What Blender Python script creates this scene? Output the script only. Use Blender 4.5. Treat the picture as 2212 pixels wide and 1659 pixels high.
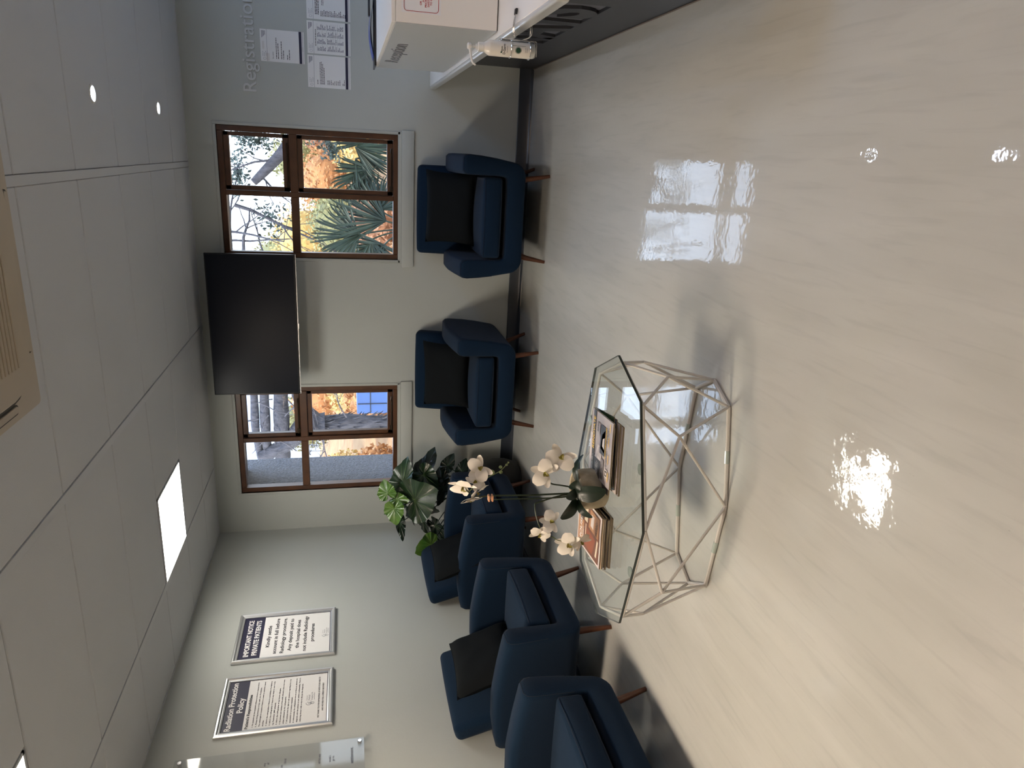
import bpy, bmesh, math, random
from mathutils import Vector, Matrix, noise

for _o in list(bpy.data.objects):
    bpy.data.objects.remove(_o)
SC = bpy.context.scene
COL = SC.collection

# ------------------------------------------------------------------ camera
H_CAM, F_PX = 1.4093, 1519.65
YAW, PIT, ROL = 0.3189, 0.2269, -0.0194
_cy, _sy, _cp, _sp = math.cos(YAW), math.sin(YAW), math.cos(PIT), math.sin(PIT)
_F = Vector((-_sy * _cp, _cy * _cp, -_sp)); _R = Vector((_cy, _sy, 0)); _U = _R.cross(_F)
_cr, _sr = math.cos(ROL), math.sin(ROL)
_R2 = _cr * _R + _sr * _U; _U2 = -_sr * _R + _cr * _U
cam_d = bpy.data.cameras.new('camera'); cam = bpy.data.objects.new('camera', cam_d); COL.objects.link(cam)
_X, _Y, _Z = -_U2, _R2, -_F                       # the phone was held sideways
cam.matrix_world = Matrix(((_X.x, _Y.x, _Z.x, 0), (_X.y, _Y.y, _Z.y, 0), (_X.z, _Y.z, _Z.z, H_CAM), (0, 0, 0, 1)))
cam_d.sensor_fit = 'HORIZONTAL'; cam_d.sensor_width = 36; cam_d.lens = F_PX * 36 / 2212
cam_d.clip_start = .05; cam_d.clip_end = 500
SC.camera = cam

# ------------------------------------------------------------------ light and exposure
SC.view_settings.view_transform = 'Standard'; SC.view_settings.look = 'None'
SC.view_settings.exposure = 0.0; SC.view_settings.gamma = 1; SC.view_settings.use_curve_mapping = False
SC.cycles.max_bounces = 8; SC.cycles.diffuse_bounces = 5; SC.cycles.glossy_bounces = 4
SC.cycles.transparent_max_bounces = 16; SC.cycles.sample_clamp_indirect = 6
SC.cycles.caustics_reflective = False; SC.cycles.caustics_refractive = False
PANEL_L = 24.0        # radiance of the recessed ceiling panel by the window wall
PANEL_M = 68.0        # the one over the framed notices
PANEL_WARM = 9.0     # the ones behind the camera, plus one added to brighten the counter
PANEL_COOL = 16.0      # the ones over the reception
SPOT_W = 15.0         # the two downlights
SKY_L = 5.0

wd = bpy.data.worlds.new('world'); SC.world = wd; wd.use_nodes = True
nt = wd.node_tree; nt.nodes.clear()
wo = nt.nodes.new('ShaderNodeOutputWorld'); bg = nt.nodes.new('ShaderNodeBackground')
tc = nt.nodes.new('ShaderNodeTexCoord'); sx = nt.nodes.new('ShaderNodeSeparateXYZ'); rp = nt.nodes.new('ShaderNodeValToRGB')
nt.links.new(tc.outputs['Generated'], sx.inputs[0]); nt.links.new(sx.outputs[2], rp.inputs[0])
rp.color_ramp.elements[0].color = (.78, .88, 1, 1); rp.color_ramp.elements[1].color = (.5, .68, 1, 1)
rp.color_ramp.elements[1].position = .8
nt.links.new(rp.outputs[0], bg.inputs[0]); bg.inputs[1].default_value = SKY_L; nt.links.new(bg.outputs[0], wo.inputs[0])

sun_d = bpy.data.lights.new('sun', 'SUN'); sun_d.energy = 5; sun_d.angle = .01; sun_d.color = (1, .9, .75)
sun = bpy.data.objects.new('sun', sun_d); COL.objects.link(sun)
sun.rotation_euler = Vector((.55, .75, -.62)).to_track_quat('-Z', 'Y').to_euler()
sun.location = (-20, -20, 25)

# ------------------------------------------------------------------ helpers
def lin(*c):
    return tuple(((x / 255) / 12.92 if x / 255 <= .04045 else ((x / 255 + .055) / 1.055) ** 2.4) for x in c) + (1,)

def mat(name, col, rough=.6, metal=0, spec=.5, noise_s=0, noise_a=0, bump=0, bump_s=40, col2=None, coat=0, stretch=None, emit=None, emit_s=0, sheen=0, detail=3):
    m = bpy.data.materials.new(name); m.use_nodes = True; t = m.node_tree; b = t.nodes['Principled BSDF']
    b.inputs['Base Color'].default_value = col; b.inputs['Roughness'].default_value = rough
    b.inputs['Metallic'].default_value = metal; b.inputs['Specular IOR Level'].default_value = spec
    b.inputs['Coat Weight'].default_value = coat; b.inputs['Sheen Weight'].default_value = sheen
    tcn = None
    def coords(s):
        tcn = t.nodes.new('ShaderNodeTexCoord'); mp = t.nodes.new('ShaderNodeMapping')
        mp.inputs['Scale'].default_value = stretch or (1, 1, 1)
        t.links.new(tcn.outputs['Object'], mp.inputs[0])
        n = t.nodes.new('ShaderNodeTexNoise'); n.inputs['Scale'].default_value = s; n.inputs['Detail'].default_value = detail
        t.links.new(mp.outputs[0], n.inputs['Vector']); return n
    if noise_s:
        n = coords(noise_s); r = t.nodes.new('ShaderNodeValToRGB')
        r.color_ramp.elements[0].position = .5 - .28; r.color_ramp.elements[1].position = .5 + .28
        c2 = col2 or tuple(min(1, x * (1 + noise_a)) for x in col[:3]) + (1,)
        c1 = col if col2 else tuple(x * (1 - noise_a) for x in col[:3]) + (1,)
        r.color_ramp.elements[0].color = c1; r.color_ramp.elements[1].color = c2
        t.links.new(n.outputs[0], r.inputs[0]); t.links.new(r.outputs[0], b.inputs['Base Color'])
    if bump:
        n = coords(bump_s); bp = t.nodes.new('ShaderNodeBump'); bp.inputs['Strength'].default_value = 1; bp.inputs['Distance'].default_value = bump
        t.links.new(n.outputs[0], bp.inputs['Height']); t.links.new(bp.outputs[0], b.inputs['Normal'])
    if emit:
        b.inputs['Emission Color'].default_value = emit; b.inputs['Emission Strength'].default_value = emit_s
    return m

def glassy(name, tint, rough=0.0, ior=1.5):
    m = bpy.data.materials.new(name); m.use_nodes = True; t = m.node_tree; t.nodes.clear()
    o = t.nodes.new('ShaderNodeOutputMaterial'); mx = t.nodes.new('ShaderNodeMixShader'); f = t.nodes.new('ShaderNodeMath'); f.operation = 'POWER'; f.inputs[1].default_value = 5
    lw = t.nodes.new('ShaderNodeLayerWeight'); lw.inputs[0].default_value = .5; t.links.new(lw.outputs['Facing'], f.inputs[0])
    ma = t.nodes.new('ShaderNodeMath'); ma.operation = 'MULTIPLY_ADD'; ma.inputs[1].default_value = .96; ma.inputs[2].default_value = .04; t.links.new(f.outputs[0], ma.inputs[0]); f = ma
    tr = t.nodes.new('ShaderNodeBsdfTransparent'); g = t.nodes.new('ShaderNodeBsdfGlossy')
    tr.inputs[0].default_value = tint; g.inputs['Roughness'].default_value = rough
    t.links.new(f.outputs[0], mx.inputs[0]); t.links.new(tr.outputs[0], mx.inputs[1]); t.links.new(g.outputs[0], mx.inputs[2])
    t.links.new(mx.outputs[0], o.inputs[0]); return m

def emitter(name, col, s):
    m = bpy.data.materials.new(name); m.use_nodes = True; t = m.node_tree; t.nodes.clear()
    o = t.nodes.new('ShaderNodeOutputMaterial'); e = t.nodes.new('ShaderNodeEmission')
    e.inputs[0].default_value = col; e.inputs[1].default_value = s; t.links.new(e.outputs[0], o.inputs[0]); return m

ORIG = {}
class MB:
    def __init__(s): s.v = []; s.f = []; s.m = []
    def add(s, vs, fs, mi=0, M=None):
        k = len(s.v)
        s.v += [tuple(M @ Vector(v)) if M is not None else tuple(v) for v in vs]
        s.f += [tuple(k + i for i in f) for f in fs]; s.m += [mi] * len(fs); return s
    def box(s, a, b, mi=0, bev=0, seg=2, M=None):
        a, b = [min(p, q) for p, q in zip(a, b)], [max(p, q) for p, q in zip(a, b)]
        vs = [(x, y, z) for z in (a[2], b[2]) for y in (a[1], b[1]) for x in (a[0], b[0])]
        fs = [(0, 2, 3, 1), (4, 5, 7, 6), (0, 1, 5, 4), (2, 6, 7, 3), (0, 4, 6, 2), (1, 3, 7, 5)]
        if bev:
            bm = bmesh.new(); bv = [bm.verts.new(v) for v in vs]
            for f in fs: bm.faces.new([bv[i] for i in f])
            bmesh.ops.bevel(bm, geom=bm.edges[:], offset=min(bev, .49 * min(q - p for p, q in zip(a, b))), segments=seg, profile=.5, affect='EDGES')
            bm.verts.index_update(); vs = [v.co[:] for v in bm.verts]; fs = [[v.index for v in f.verts] for f in bm.faces]; bm.free()
        return s.add(vs, fs, mi, M)
    def tube(s, pts, r, seg=8, mi=0, cap=True, M=None):
        pts = [Vector(p) for p in pts]; n = len(pts)
        rs = r if isinstance(r, (list, tuple)) else [r] * n
        vs = []; fs = []; pn = None
        for i, p in enumerate(pts):
            d = ((pts[min(i + 1, n - 1)] - p).normalized() + (p - pts[max(i - 1, 0)]).normalized())
            d = d.normalized() if d.length > 1e-6 else Vector((0, 0, 1))
            if pn is None: pn = d.orthogonal().normalized()
            pn = (pn - d * pn.dot(d)); pn = pn.normalized() if pn.length > 1e-6 else d.orthogonal().normalized()
            q = d.cross(pn)
            for k in range(seg):
                a = 2 * math.pi * k / seg
                vs.append(tuple(p + (pn * math.cos(a) + q * math.sin(a)) * rs[i]))
        for i in range(n - 1):
            for k in range(seg):
                k2 = (k + 1) % seg
                fs.append((i * seg + k, i * seg + k2, (i + 1) * seg + k2, (i + 1) * seg + k))
        if cap: fs.append(tuple(range(seg))[::-1]); fs.append(tuple((n - 1) * seg + k for k in range(seg)))
        return s.add(vs, fs, mi, M)
    def lathe(s, prof, c, seg=32, mi=0, M=None, caps=True):
        vs = []; fs = []
        for r, z in prof:
            for k in range(seg):
                a = 2 * math.pi * k / seg
                vs.append((c[0] + r * math.cos(a), c[1] + r * math.sin(a), c[2] + z))
        for i in range(len(prof) - 1):
            for k in range(seg):
                k2 = (k + 1) % seg; fs.append((i * seg + k, i * seg + k2, (i + 1) * seg + k2, (i + 1) * seg + k))
        if caps and prof[0][0] > 1e-5: fs.append(tuple(range(seg))[::-1])
        if caps and prof[-1][0] > 1e-5: fs.append(tuple((len(prof) - 1) * seg + k for k in range(seg)))
        return s.add(vs, fs, mi, M)
    def prism(s, poly, z0, z1, mi=0, mi_side=None, M=None):
        n = len(poly); vs = [(x, y, z0) for x, y in poly] + [(x, y, z1) for x, y in poly]
        s.add(vs, [tuple(range(n))[::-1], tuple(range(n, 2 * n))], mi, M)
        return s.add(vs, [(i, (i + 1) % n, n + (i + 1) % n, n + i) for i in range(n)], mi if mi_side is None else mi_side, M)
    def grid(s, f, nu, nv, mi=0, M=None):
        vs = [tuple(f(i / nu, j / nv)) for j in range(nv + 1) for i in range(nu + 1)]
        fs = [(j * (nu + 1) + i, j * (nu + 1) + i + 1, (j + 1) * (nu + 1) + i + 1, (j + 1) * (nu + 1) + i) for j in range(nv) for i in range(nu)]
        return s.add(vs, fs, mi, M)
    def soft(s, c, h, r, bul=(0, 0, 0), n=6, mi=0, M=None, warp=None):
        """rounded, slightly stuffed box: centre c, half sizes h, edge radius r, bulge per axis"""
        c = Vector(c)
        def params(hh):
            inn = (hh - r) / hh
            e = [inn + (1 - inn) * t for t in (.3, .65, 1)]
            mid = [-inn + 2 * inn * i / n for i in range(n + 1)]
            return [-x for x in e[::-1]] + mid + e
        P = [params(x) for x in h]
        vs = []; fs = []
        for ax in range(3):
            a, b = [(1, 2), (2, 0), (0, 1)][ax]
            for sg in (-1, 1):
                k = len(vs); na, nb = len(P[a]), len(P[b])
                for v in P[b]:
                    for u in P[a]:
                        q = [0, 0, 0]; q[ax] = sg; q[a] = u; q[b] = v
                        p = Vector([q[i] * h[i] for i in range(3)])
                        inn = Vector([max(-(h[i] - r), min(h[i] - r, p[i])) for i in range(3)])
                        d = p - inn
                        if d.length > 1e-9: p = inn + d.normalized() * r
                        for i in range(3):
                            if bul[i]:
                                j, l = (i + 1) % 3, (i + 2) % 3
                                p[i] += bul[i] * (p[i] / h[i]) * (1 - (p[j] / h[j]) ** 2) * (1 - (p[l] / h[l]) ** 2)
                        if warp: p = Vector(warp(p))
                        vs.append(tuple(p + c))
                for j in range(nb - 1):
                    for i in range(na - 1):
                        f = (k + j * na + i, k + j * na + i + 1, k + (j + 1) * na + i + 1, k + (j + 1) * na + i)
                        fs.append(f if sg > 0 else f[::-1])
        return s.add(vs, fs, mi, M)
    def build(s, name, mats, parent=None, smooth=True, angle=35, merge=1e-5, local=False):
        if not isinstance(mats, (list, tuple)): mats = [mats]
        if parent is not None: off = Vector((0, 0, 0)) if local else ORIG[parent.name]
        elif local: off = Vector((0, 0, 0))
        else:
            xs, ys, zs = zip(*s.v); off = Vector(((min(xs) + max(xs)) / 2, (min(ys) + max(ys)) / 2, min(zs)))
        me = bpy.data.meshes.new(name)
        me.from_pydata([tuple(Vector(v) - off) for v in s.v], [], s.f)
        for m in mats: me.materials.append(m)
        me.polygons.foreach_set('material_index', s.m)
        if merge:
            bm = bmesh.new(); bm.from_mesh(me); bmesh.ops.remove_doubles(bm, verts=bm.verts, dist=merge)
            bmesh.ops.recalc_face_normals(bm, faces=bm.faces); bm.to_mesh(me); bm.free()
        if smooth:
            me.polygons.foreach_set('use_smooth', [True] * len(me.polygons)); me.set_sharp_from_angle(angle=math.radians(angle))
        o = bpy.data.objects.new(name, me); COL.objects.link(o)
        if parent is not None: o.parent = parent; ORIG[o.name] = ORIG[parent.name]
        else: o.location = off; ORIG[o.name] = off
        return o

def tag(o, label=None, cat=None, group=None, kind=None):
    if label: o['label'] = label
    if cat: o['category'] = cat
    if group: o['group'] = group
    if kind: o['kind'] = kind
    return o

def thing(name, loc, label, cat, group=None, rz=0):
    o = bpy.data.objects.new(name, None); COL.objects.link(o); o.location = loc; o.rotation_euler = (0, 0, rz)
    o.empty_display_size = .1; ORIG[o.name] = Vector(loc); return tag(o, label, cat, group)

def struct(o): o['kind'] = 'structure'; return o

def dup(o, parent=None):
    c = o.copy(); COL.objects.link(c)
    if parent is not None: c.parent = parent
    ORIG[c.name] = ORIG.get(o.name, Vector())
    for ch in o.children: dup(ch, c)
    return c

_tc = {}
def text_geo(st, bold=0.0):
    k = (st, bold)
    if k not in _tc:
        cu = bpy.data.curves.new('t', 'FONT'); cu.body = st; cu.size = 1; cu.resolution_u = 4; cu.offset = bold
        ob = bpy.data.objects.new('t', cu); COL.objects.link(ob); bpy.context.view_layer.update()
        me = bpy.data.meshes.new_from_object(ob.evaluated_get(bpy.context.evaluated_depsgraph_get()))
        vs = [tuple(v.co[:2]) for v in me.vertices]; fs = [tuple(p.vertices) for p in me.polygons]
        bpy.data.objects.remove(ob); bpy.data.curves.remove(cu); bpy.data.meshes.remove(me)
        _tc[k] = (vs, fs)
    return _tc[k]
_capv = text_geo('H')[0]; CAP = max(v[1] for v in _capv)

def text(mb, st, O, right, up, cap, width=None, align='L', bold=.012, ext=0, mi=0, lift=.0006, squeeze=1):
    """lay a line of lettering; O = baseline start/centre/end"""
    vs, fs = text_geo(st, bold)
    if not vs: return 0
    x0 = min(v[0] for v in vs); x1 = max(v[0] for v in vs)
    ky = cap / CAP; kx = ky * squeeze if width is None else width / (x1 - x0)
    w = (x1 - x0) * kx; sh = {'L': 0, 'C': -w / 2, 'R': -w}[align]
    right = Vector(right); up = Vector(up); n = right.cross(up); O = Vector(O)
    base = [O + right * ((x - x0) * kx + sh) + up * (y * ky) for x, y in vs]
    top = [tuple(p + n * (lift + ext)) for p in base]
    if not ext: mb.add(top, fs, mi); return w
    bot = [tuple(p + n * lift) for p in base]
    nv = len(vs); mb.add(top + bot, fs, mi)
    ed = {}
    for f in fs:
        for i in range(len(f)):
            a, b = f[i], f[(i + 1) % len(f)]; ed[(a, b)] = 1
    side = [(a, nv + a, nv + b, b) for a, b in ed if (b, a) not in ed]
    mb.add(top + bot, side, mi); return w

def card(mb, O, right, up, w, h, mi=0, lift=.0004, t=0):
    """flat printed rectangle, O lower left"""
    right = Vector(right); up = Vector(up); n = right.cross(up); O = Vector(O) + n * lift
    p = [O, O + right * w, O + right * w + up * h, O + up * h]
    if not t: mb.add([tuple(x) for x in p], [(0, 1, 2, 3)], mi); return
    q = [x - n * t for x in p]
    mb.add([tuple(x) for x in p + q], [(0, 1, 2, 3), (7, 6, 5, 4), (0, 4, 5, 1), (1, 5, 6, 2), (2, 6, 7, 3), (3, 7, 4, 0)], mi)

def dashes(mb, O, right, up, w, h, rng, mi=0, lift=.0006):
    """a line of print too small to read"""
    x = 0
    while x < w - .004:
        l = min(rng.uniform(.006, .02), w - x); card(mb, Vector(O) + Vector(right) * x, right, up, l, h, mi, lift); x += l + .0025

def bez(pts, n=6):
    """smooth curve through points (Catmull-Rom)"""
    P = [Vector(p) for p in pts]; out = []
    for i in range(len(P) - 1):
        a, b, c, d = P[max(i - 1, 0)], P[i], P[i + 1], P[min(i + 2, len(P) - 1)]
        for k in range(n):
            t = k / n
            out.append(.5 * ((2 * b) + (c - a) * t + (2 * a - 5 * b + 4 * c - d) * t * t + (3 * b - a - 3 * c + d) * t ** 3))
    out.append(P[-1]); return out

# ------------------------------------------------------------------ materials
M_wall = mat('wall_paint', (.435, .45, .43, 1), .55, spec=.3, bump=.0006, bump_s=60, noise_s=1.3, noise_a=.03)
M_ceil = mat('ceiling_tile', (.52, .53, .55, 1), .8, spec=.2, bump=.0008, bump_s=160, noise_s=.8, noise_a=.03)
M_rail = mat('ceiling_rail', (.50, .51, .53, 1), .5, spec=.3)
M_dark = mat('shadow_gap', (.02, .02, .02, 1), .9)
M_skirt = mat('skirting', lin(50, 55, 64), .3, spec=.5, coat=.1)
M_wood = mat('window_wood', lin(92, 56, 32), .38, noise_s=9, col2=lin(62, 36, 22), stretch=(1, 6, 1), bump=.0004, bump_s=30)
M_glass = glassy('window_glass', (.97, .98, .98, 1))
M_metal = mat('bronze', lin(60, 50, 40), .4, metal=.8)
M_chrome = mat('chrome', (.75, .75, .76, 1), .12, metal=1)
M_alu = mat('brushed_aluminium', (.56, .57, .58, 1), .38, metal=.85)
M_paper = mat('paper', (.76, .75, .75, 1), .7, spec=.25)
M_navyink = mat('navy_print', lin(28, 26, 56), .5)
M_ink = mat('black_print', lin(22, 22, 28), .6)
M_greyink = mat('grey_print', lin(105, 108, 120), .6)
M_whiteink = mat('white_print', (.82, .8, .8, 1), .6)
M_fabric = mat('navy_fabric', (.0030, .0100, .0240, 1), .9, spec=.07, noise_s=420, col2=(.0080, .0210, .0440, 1), bump=.0006, bump_s=500, sheen=.05, detail=2)
M_seam = mat('seam_thread', (.006, .012, .026, 1), .9)
M_pillow = mat('charcoal_fabric', (.0056, .0068, .0078, 1), .92, spec=.05, noise_s=300, col2=(.0095, .011, .0125, 1), bump=.002, bump_s=9, sheen=.0)
M_leg = mat('walnut_leg', lin(92, 52, 30), .4, noise_s=14, col2=lin(66, 34, 18), stretch=(1, 1, .2))
M_black = mat('black_plastic', (.012, .012, .014, 1), .35)
M_white = mat('white_plastic', (.74, .72, .68, 1), .4)

def floor_mat():
    m = bpy.data.materials.new('polished_vinyl'); m.use_nodes = True; t = m.node_tree; b = t.nodes['Principled BSDF']; N = t.nodes.new; L = t.links.new
    tcn = N('ShaderNodeTexCoord')
    def nz(sc, scale, det, dist=0):
        mp = N('ShaderNodeMapping'); mp.inputs['Scale'].default_value = sc; L(tcn.outputs['Object'], mp.inputs[0])
        n = N('ShaderNodeTexNoise'); n.inputs['Scale'].default_value = scale; n.inputs['Detail'].default_value = det; n.inputs['Distortion'].default_value = dist
        L(mp.outputs[0], n.inputs['Vector']); return n
    def ramp(n, p0, c0, p1, c1):
        r = N('ShaderNodeValToRGB'); r.color_ramp.elements[0].position = p0; r.color_ramp.elements[0].color = c0
        r.color_ramp.elements[1].position = p1; r.color_ramp.elements[1].color = c1; L(n.outputs[0], r.inputs[0]); return r
    a = ramp(nz((1, .16, 1), 9, 6, .4), .3, (.49, .483, .448, 1), .7, (.552, .545, .508, 1))
    c = ramp(nz((1, .09, 1), 38, 5, .6), .30, (.82, .82, .83, 1), .48, (1, 1, 1, 1))
    mx = N('ShaderNodeMix'); mx.data_type = 'RGBA'; mx.blend_type = 'MULTIPLY'; mx.inputs[0].default_value = .42
    L(a.outputs[0], mx.inputs[6]); L(c.outputs[0], mx.inputs[7])
    d = ramp(nz((1, .12, 1), 34, 3, 1.2),   .205, (.45, .44, .43, 1), .225, (1, 1, 1, 1))   # scuffs
    mx2 = N('ShaderNodeMix'); mx2.data_type = 'RGBA'; mx2.blend_type = 'MULTIPLY'; mx2.inputs[0].default_value = .8
    L(mx.outputs[2], mx2.inputs[6]); L(d.outputs[0], mx2.inputs[7]); L(mx2.outputs[2], b.inputs['Base Color'])
    b.inputs['Roughness'].default_value = .36; b.inputs['Specular IOR Level'].default_value = .35
    b.inputs['Coat Weight'].default_value = 1; b.inputs['Coat Roughness'].default_value = .03; b.inputs['Coat IOR'].default_value = 1.5
    bn = nz((1, 1, 1), 30, 2); bp = N('ShaderNodeBump'); bp.inputs['Distance'].default_value = .00035; L(bn.outputs[0], bp.inputs['Height'])
    bn2 = nz((1, .6, 1), 110, 1); bp2 = N('ShaderNodeBump'); bp2.inputs['Distance'].default_value = .00006; L(bn2.outputs[0], bp2.inputs['Height']); L(bp.outputs[0], bp2.inputs['Normal'])
    L(bp2.outputs[0], b.inputs['Coat Normal']); return m
M_floor = floor_mat()

# ------------------------------------------------------------------ the room
D, XL, HC = 5.668, -3.151, 2.507
XR, YF = 3.3, -2.4
R1, C0 = -.162, 5.196
RX = Vector((1, 0, 0)); RY = Vector((0, 1, 0)); RZ = Vector((0, 0, 1))
WINS = [(-.817, .121), (-2.79, -1.862)]; WZ = (1.018, 2.306)

mb = MB().box((XL - .3, YF - .3, -.1), (XR + .3, D + .28, 0)); struct(mb.build('floor', M_floor, smooth=False, local=True))

mb = MB(); T = .09
xs = [XL - .3, WINS[1][0], WINS[1][1], WINS[0][0], WINS[0][1], XR + .3]
mb.box((xs[0], D, 0), (xs[5], D + T, WZ[0])); mb.box((xs[0], D, WZ[1]), (xs[5], D + T, 2.9))
for i in (0, 2, 4): mb.box((xs[i], D, WZ[0]), (xs[i + 1], D + T, WZ[1]))
struct(mb.build('wall_back', M_wall, smooth=False, local=True))
WOUT = (xs, D + T + .001, D + .28)
struct(MB().box((XL - .3, YF, 0), (XL, D, 2.9)).build('wall_left', M_wall, smooth=False, local=True))
struct(MB().box((XR, YF, 0), (XR + .3, D, 2.9)).build('wall_right', M_wall, smooth=False, local=True))
struct(MB().box((XL - .3, YF - .3, 0), (XR + .3, YF, 2.9)).build('wall_front', M_wall, smooth=False, local=True))

# skirting with a cove at the foot
def skirt(name, a, b, n):
    a = Vector(a); b = Vector(b); n = Vector(n)
    prof = [(0, 0), (.028, 0), (.026, .006), (.017, .012), (.0095, .024), (.009, .10), (.006, .104), (0, .104)]
    vs = [tuple(p + n * u + RZ * v) for p in (a, b) for u, v in prof]; k = len(prof)
    mb = MB().add(vs, [(i, (i + 1) % k, k + (i + 1) % k, k + i) for i in range(k)] + [tuple(range(k)), tuple(range(k, 2 * k))])
    struct(mb.build(name, M_skirt, local=True))
skirt('baseboard_back', (XL, D, 0), (.655, D, 0), (0, -1, 0))
skirt('baseboard_left', (XL, YF, 0), (XL, D, 0), (1, 0, 0))

# ceiling: tiles with shadow gaps, wide main rails
LIGHTS = [(-2.275, 4.296, 'n'), (-2.275, 1.896, 'm'), (-2.275, -.504, 'w'), (.35, -.504, 'w'), (.42, 1.896, 'w'), (1.7, 4.296, 'c'), (1.7, 1.896, 'c'), (-1.0, -1.704, 'w')]  # the panel by the air conditioner is added to brighten cabinet and counter
rails = [R1 + 1.2 * k for k in (-2, -1, 0, 1, 2)]
mb = MB().box((XL - .3, YF - .3, HC + .06), (XR + .3, D + .28, HC + .2), 1)
xe = [XL] + rails + [XR]; ye = [D] + [C0 - .6 * k for k in range(0, 13)]; ye = [y for y in ye if y > YF] + [YF]
for i in range(len(xe) - 1):
    a = xe[i] + (.02 if i else 0.002); b = xe[i + 1] - (.02 if i < len(xe) - 2 else .002)
    for j in range(len(ye) - 1):
        y1, y0 = ye[j] - .0035, ye[j + 1] + .0035
        parts = [(a, b)]
        for lx, ly, _k in LIGHTS:
            if y0 < ly < y1 and a < lx < b:
                parts = [(p, q) for p, q in ((a, lx - .285), (lx + .285 + .006, b)) if q - p > .02]
        for p, q in parts: mb.box((p, y0, HC), (q, y1, HC + .05), 0, bev=.003, seg=1)
struct(mb.build('ceiling', [M_ceil, M_dark], local=True, smooth=False))
mb = MB()
for x in rails: mb.box((x - .0185, YF, HC - .004), (x + .0185, D, HC + .05), 0, bev=.001, seg=1)
struct(mb.build('trim_1', M_rail, local=True, smooth=False))
# thin shadow-line angle where ceiling meets the walls
mb = MB().box((XL, D - .014, HC - .003), (XR, D, HC + .05)).box((XL, YF, HC - .003), (XL + .014, D, HC + .05))
struct(mb.build('trim_2', M_rail, local=True, smooth=False))

# ceiling lights
def panel_mat(k):
    m = bpy.data.materials.new('diffuser_' + {'n': 'neutral', 'm': 'mellow', 'w': 'warm', 'c': 'cool'}[k]); m.use_nodes = True; t = m.node_tree; t.nodes.clear(); N = t.nodes.new; L = t.links.new
    o = N('ShaderNodeOutputMaterial'); e = N('ShaderNodeEmission'); tcn = N('ShaderNodeTexCoord'); w = N('ShaderNodeTexWave'); r = N('ShaderNodeValToRGB')
    w.wave_type = 'BANDS'; w.bands_direction = 'Y'; w.inputs['Scale'].default_value = 1.65
    a, b = {'m': ((1, .80, .60, 1), (1, .87, .71, 1)), 'n': ((1, .93, .80, 1), (1, .99, .93, 1)), 'w': ((1, .68, .46, 1), (1, .76, .54, 1)), 'c': ((.42, .62, 1, 1), (.52, .72, 1, 1))}[k]
    r.color_ramp.elements[0].color = a; r.color_ramp.elements[1].color = b
    L(tcn.outputs['Object'], w.inputs[0]); L(w.outputs[0], r.inputs[0]); L(r.outputs[0], e.inputs[0])
    e.inputs[1].default_value = {'n': PANEL_L, 'm': PANEL_M, 'w': PANEL_WARM, 'c': PANEL_COOL}[k]; L(e.outputs[0], o.inputs[0]); return m
PM = {k: panel_mat(k) for k in 'nmwc'}
LL = ['square recessed ceiling light panel near the window wall, above the potted plant corner',
      'square recessed ceiling light panel above the framed notices, cut by the frame edge',
      'square warm ceiling light panel over the front of the waiting area', 'square warm ceiling light panel in the middle of the room', 'added unseen square warm ceiling light panel beside the air conditioner',
      'square cool ceiling light panel over the reception by the window wall', 'square cool ceiling light panel over the reception entrance end',
      'square warm ceiling light panel by the entrance']
for (lx, ly, k), lb in zip(LIGHTS, LL):
    t = thing('ceiling_light', (lx, ly, HC), lb, 'ceiling light', 'recessed ceiling light panels')
    h = .285
    fr = MB()
    for a, b in (((-h, -h), (h, -h + .012)), ((-h, h - .012), (h, h)), ((-h, -h), (-h + .012, h)), ((h - .012, -h), (h, h))):
        fr.box((lx + a[0], ly + a[1], HC - .002), (lx + b[0], ly + b[1], HC + .04))
    fr.build('light_frame', M_rail, t, smooth=False)
    MB().box((lx - h + .012, ly - h + .012, HC + .006), (lx + h - .012, ly + h - .012, HC + .02)).build('diffuser', PM[k], t, smooth=False)

M_led = emitter('led_lens', (.72, .82, 1, 1), 75)
for (x, y), lb in (((.176, 3.726), 'round bright downlight in the ceiling, the nearer one to the air conditioner'), ((.174, 4.919), 'round bright downlight in the ceiling, the one close to the window wall')):
    t = thing('downlight', (x, y, HC), lb, 'ceiling light', 'round led downlights')
    MB().lathe([(.024, .03), (.026, .0), (.034, -.005), (.041, -.003), (.041, .001)], (x, y, HC), 32, caps=False).build('trim_ring', M_white, t)
    MB().lathe([(.0252, -.001), (.015, -.003), (0.0, -.004)], (x, y, HC), 24).build('lens', M_led, t)
    ld = bpy.data.lights.new('downlight_beam', 'SPOT'); ld.energy = SPOT_W; ld.color = (.72, .80, 1); ld.spot_size = math.radians(95); ld.spot_blend = .7; ld.shadow_soft_size = .035
    lo = bpy.data.objects.new('lamp', ld); COL.objects.link(lo); lo.parent = t; lo.location = (0, 0, -.012)

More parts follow.
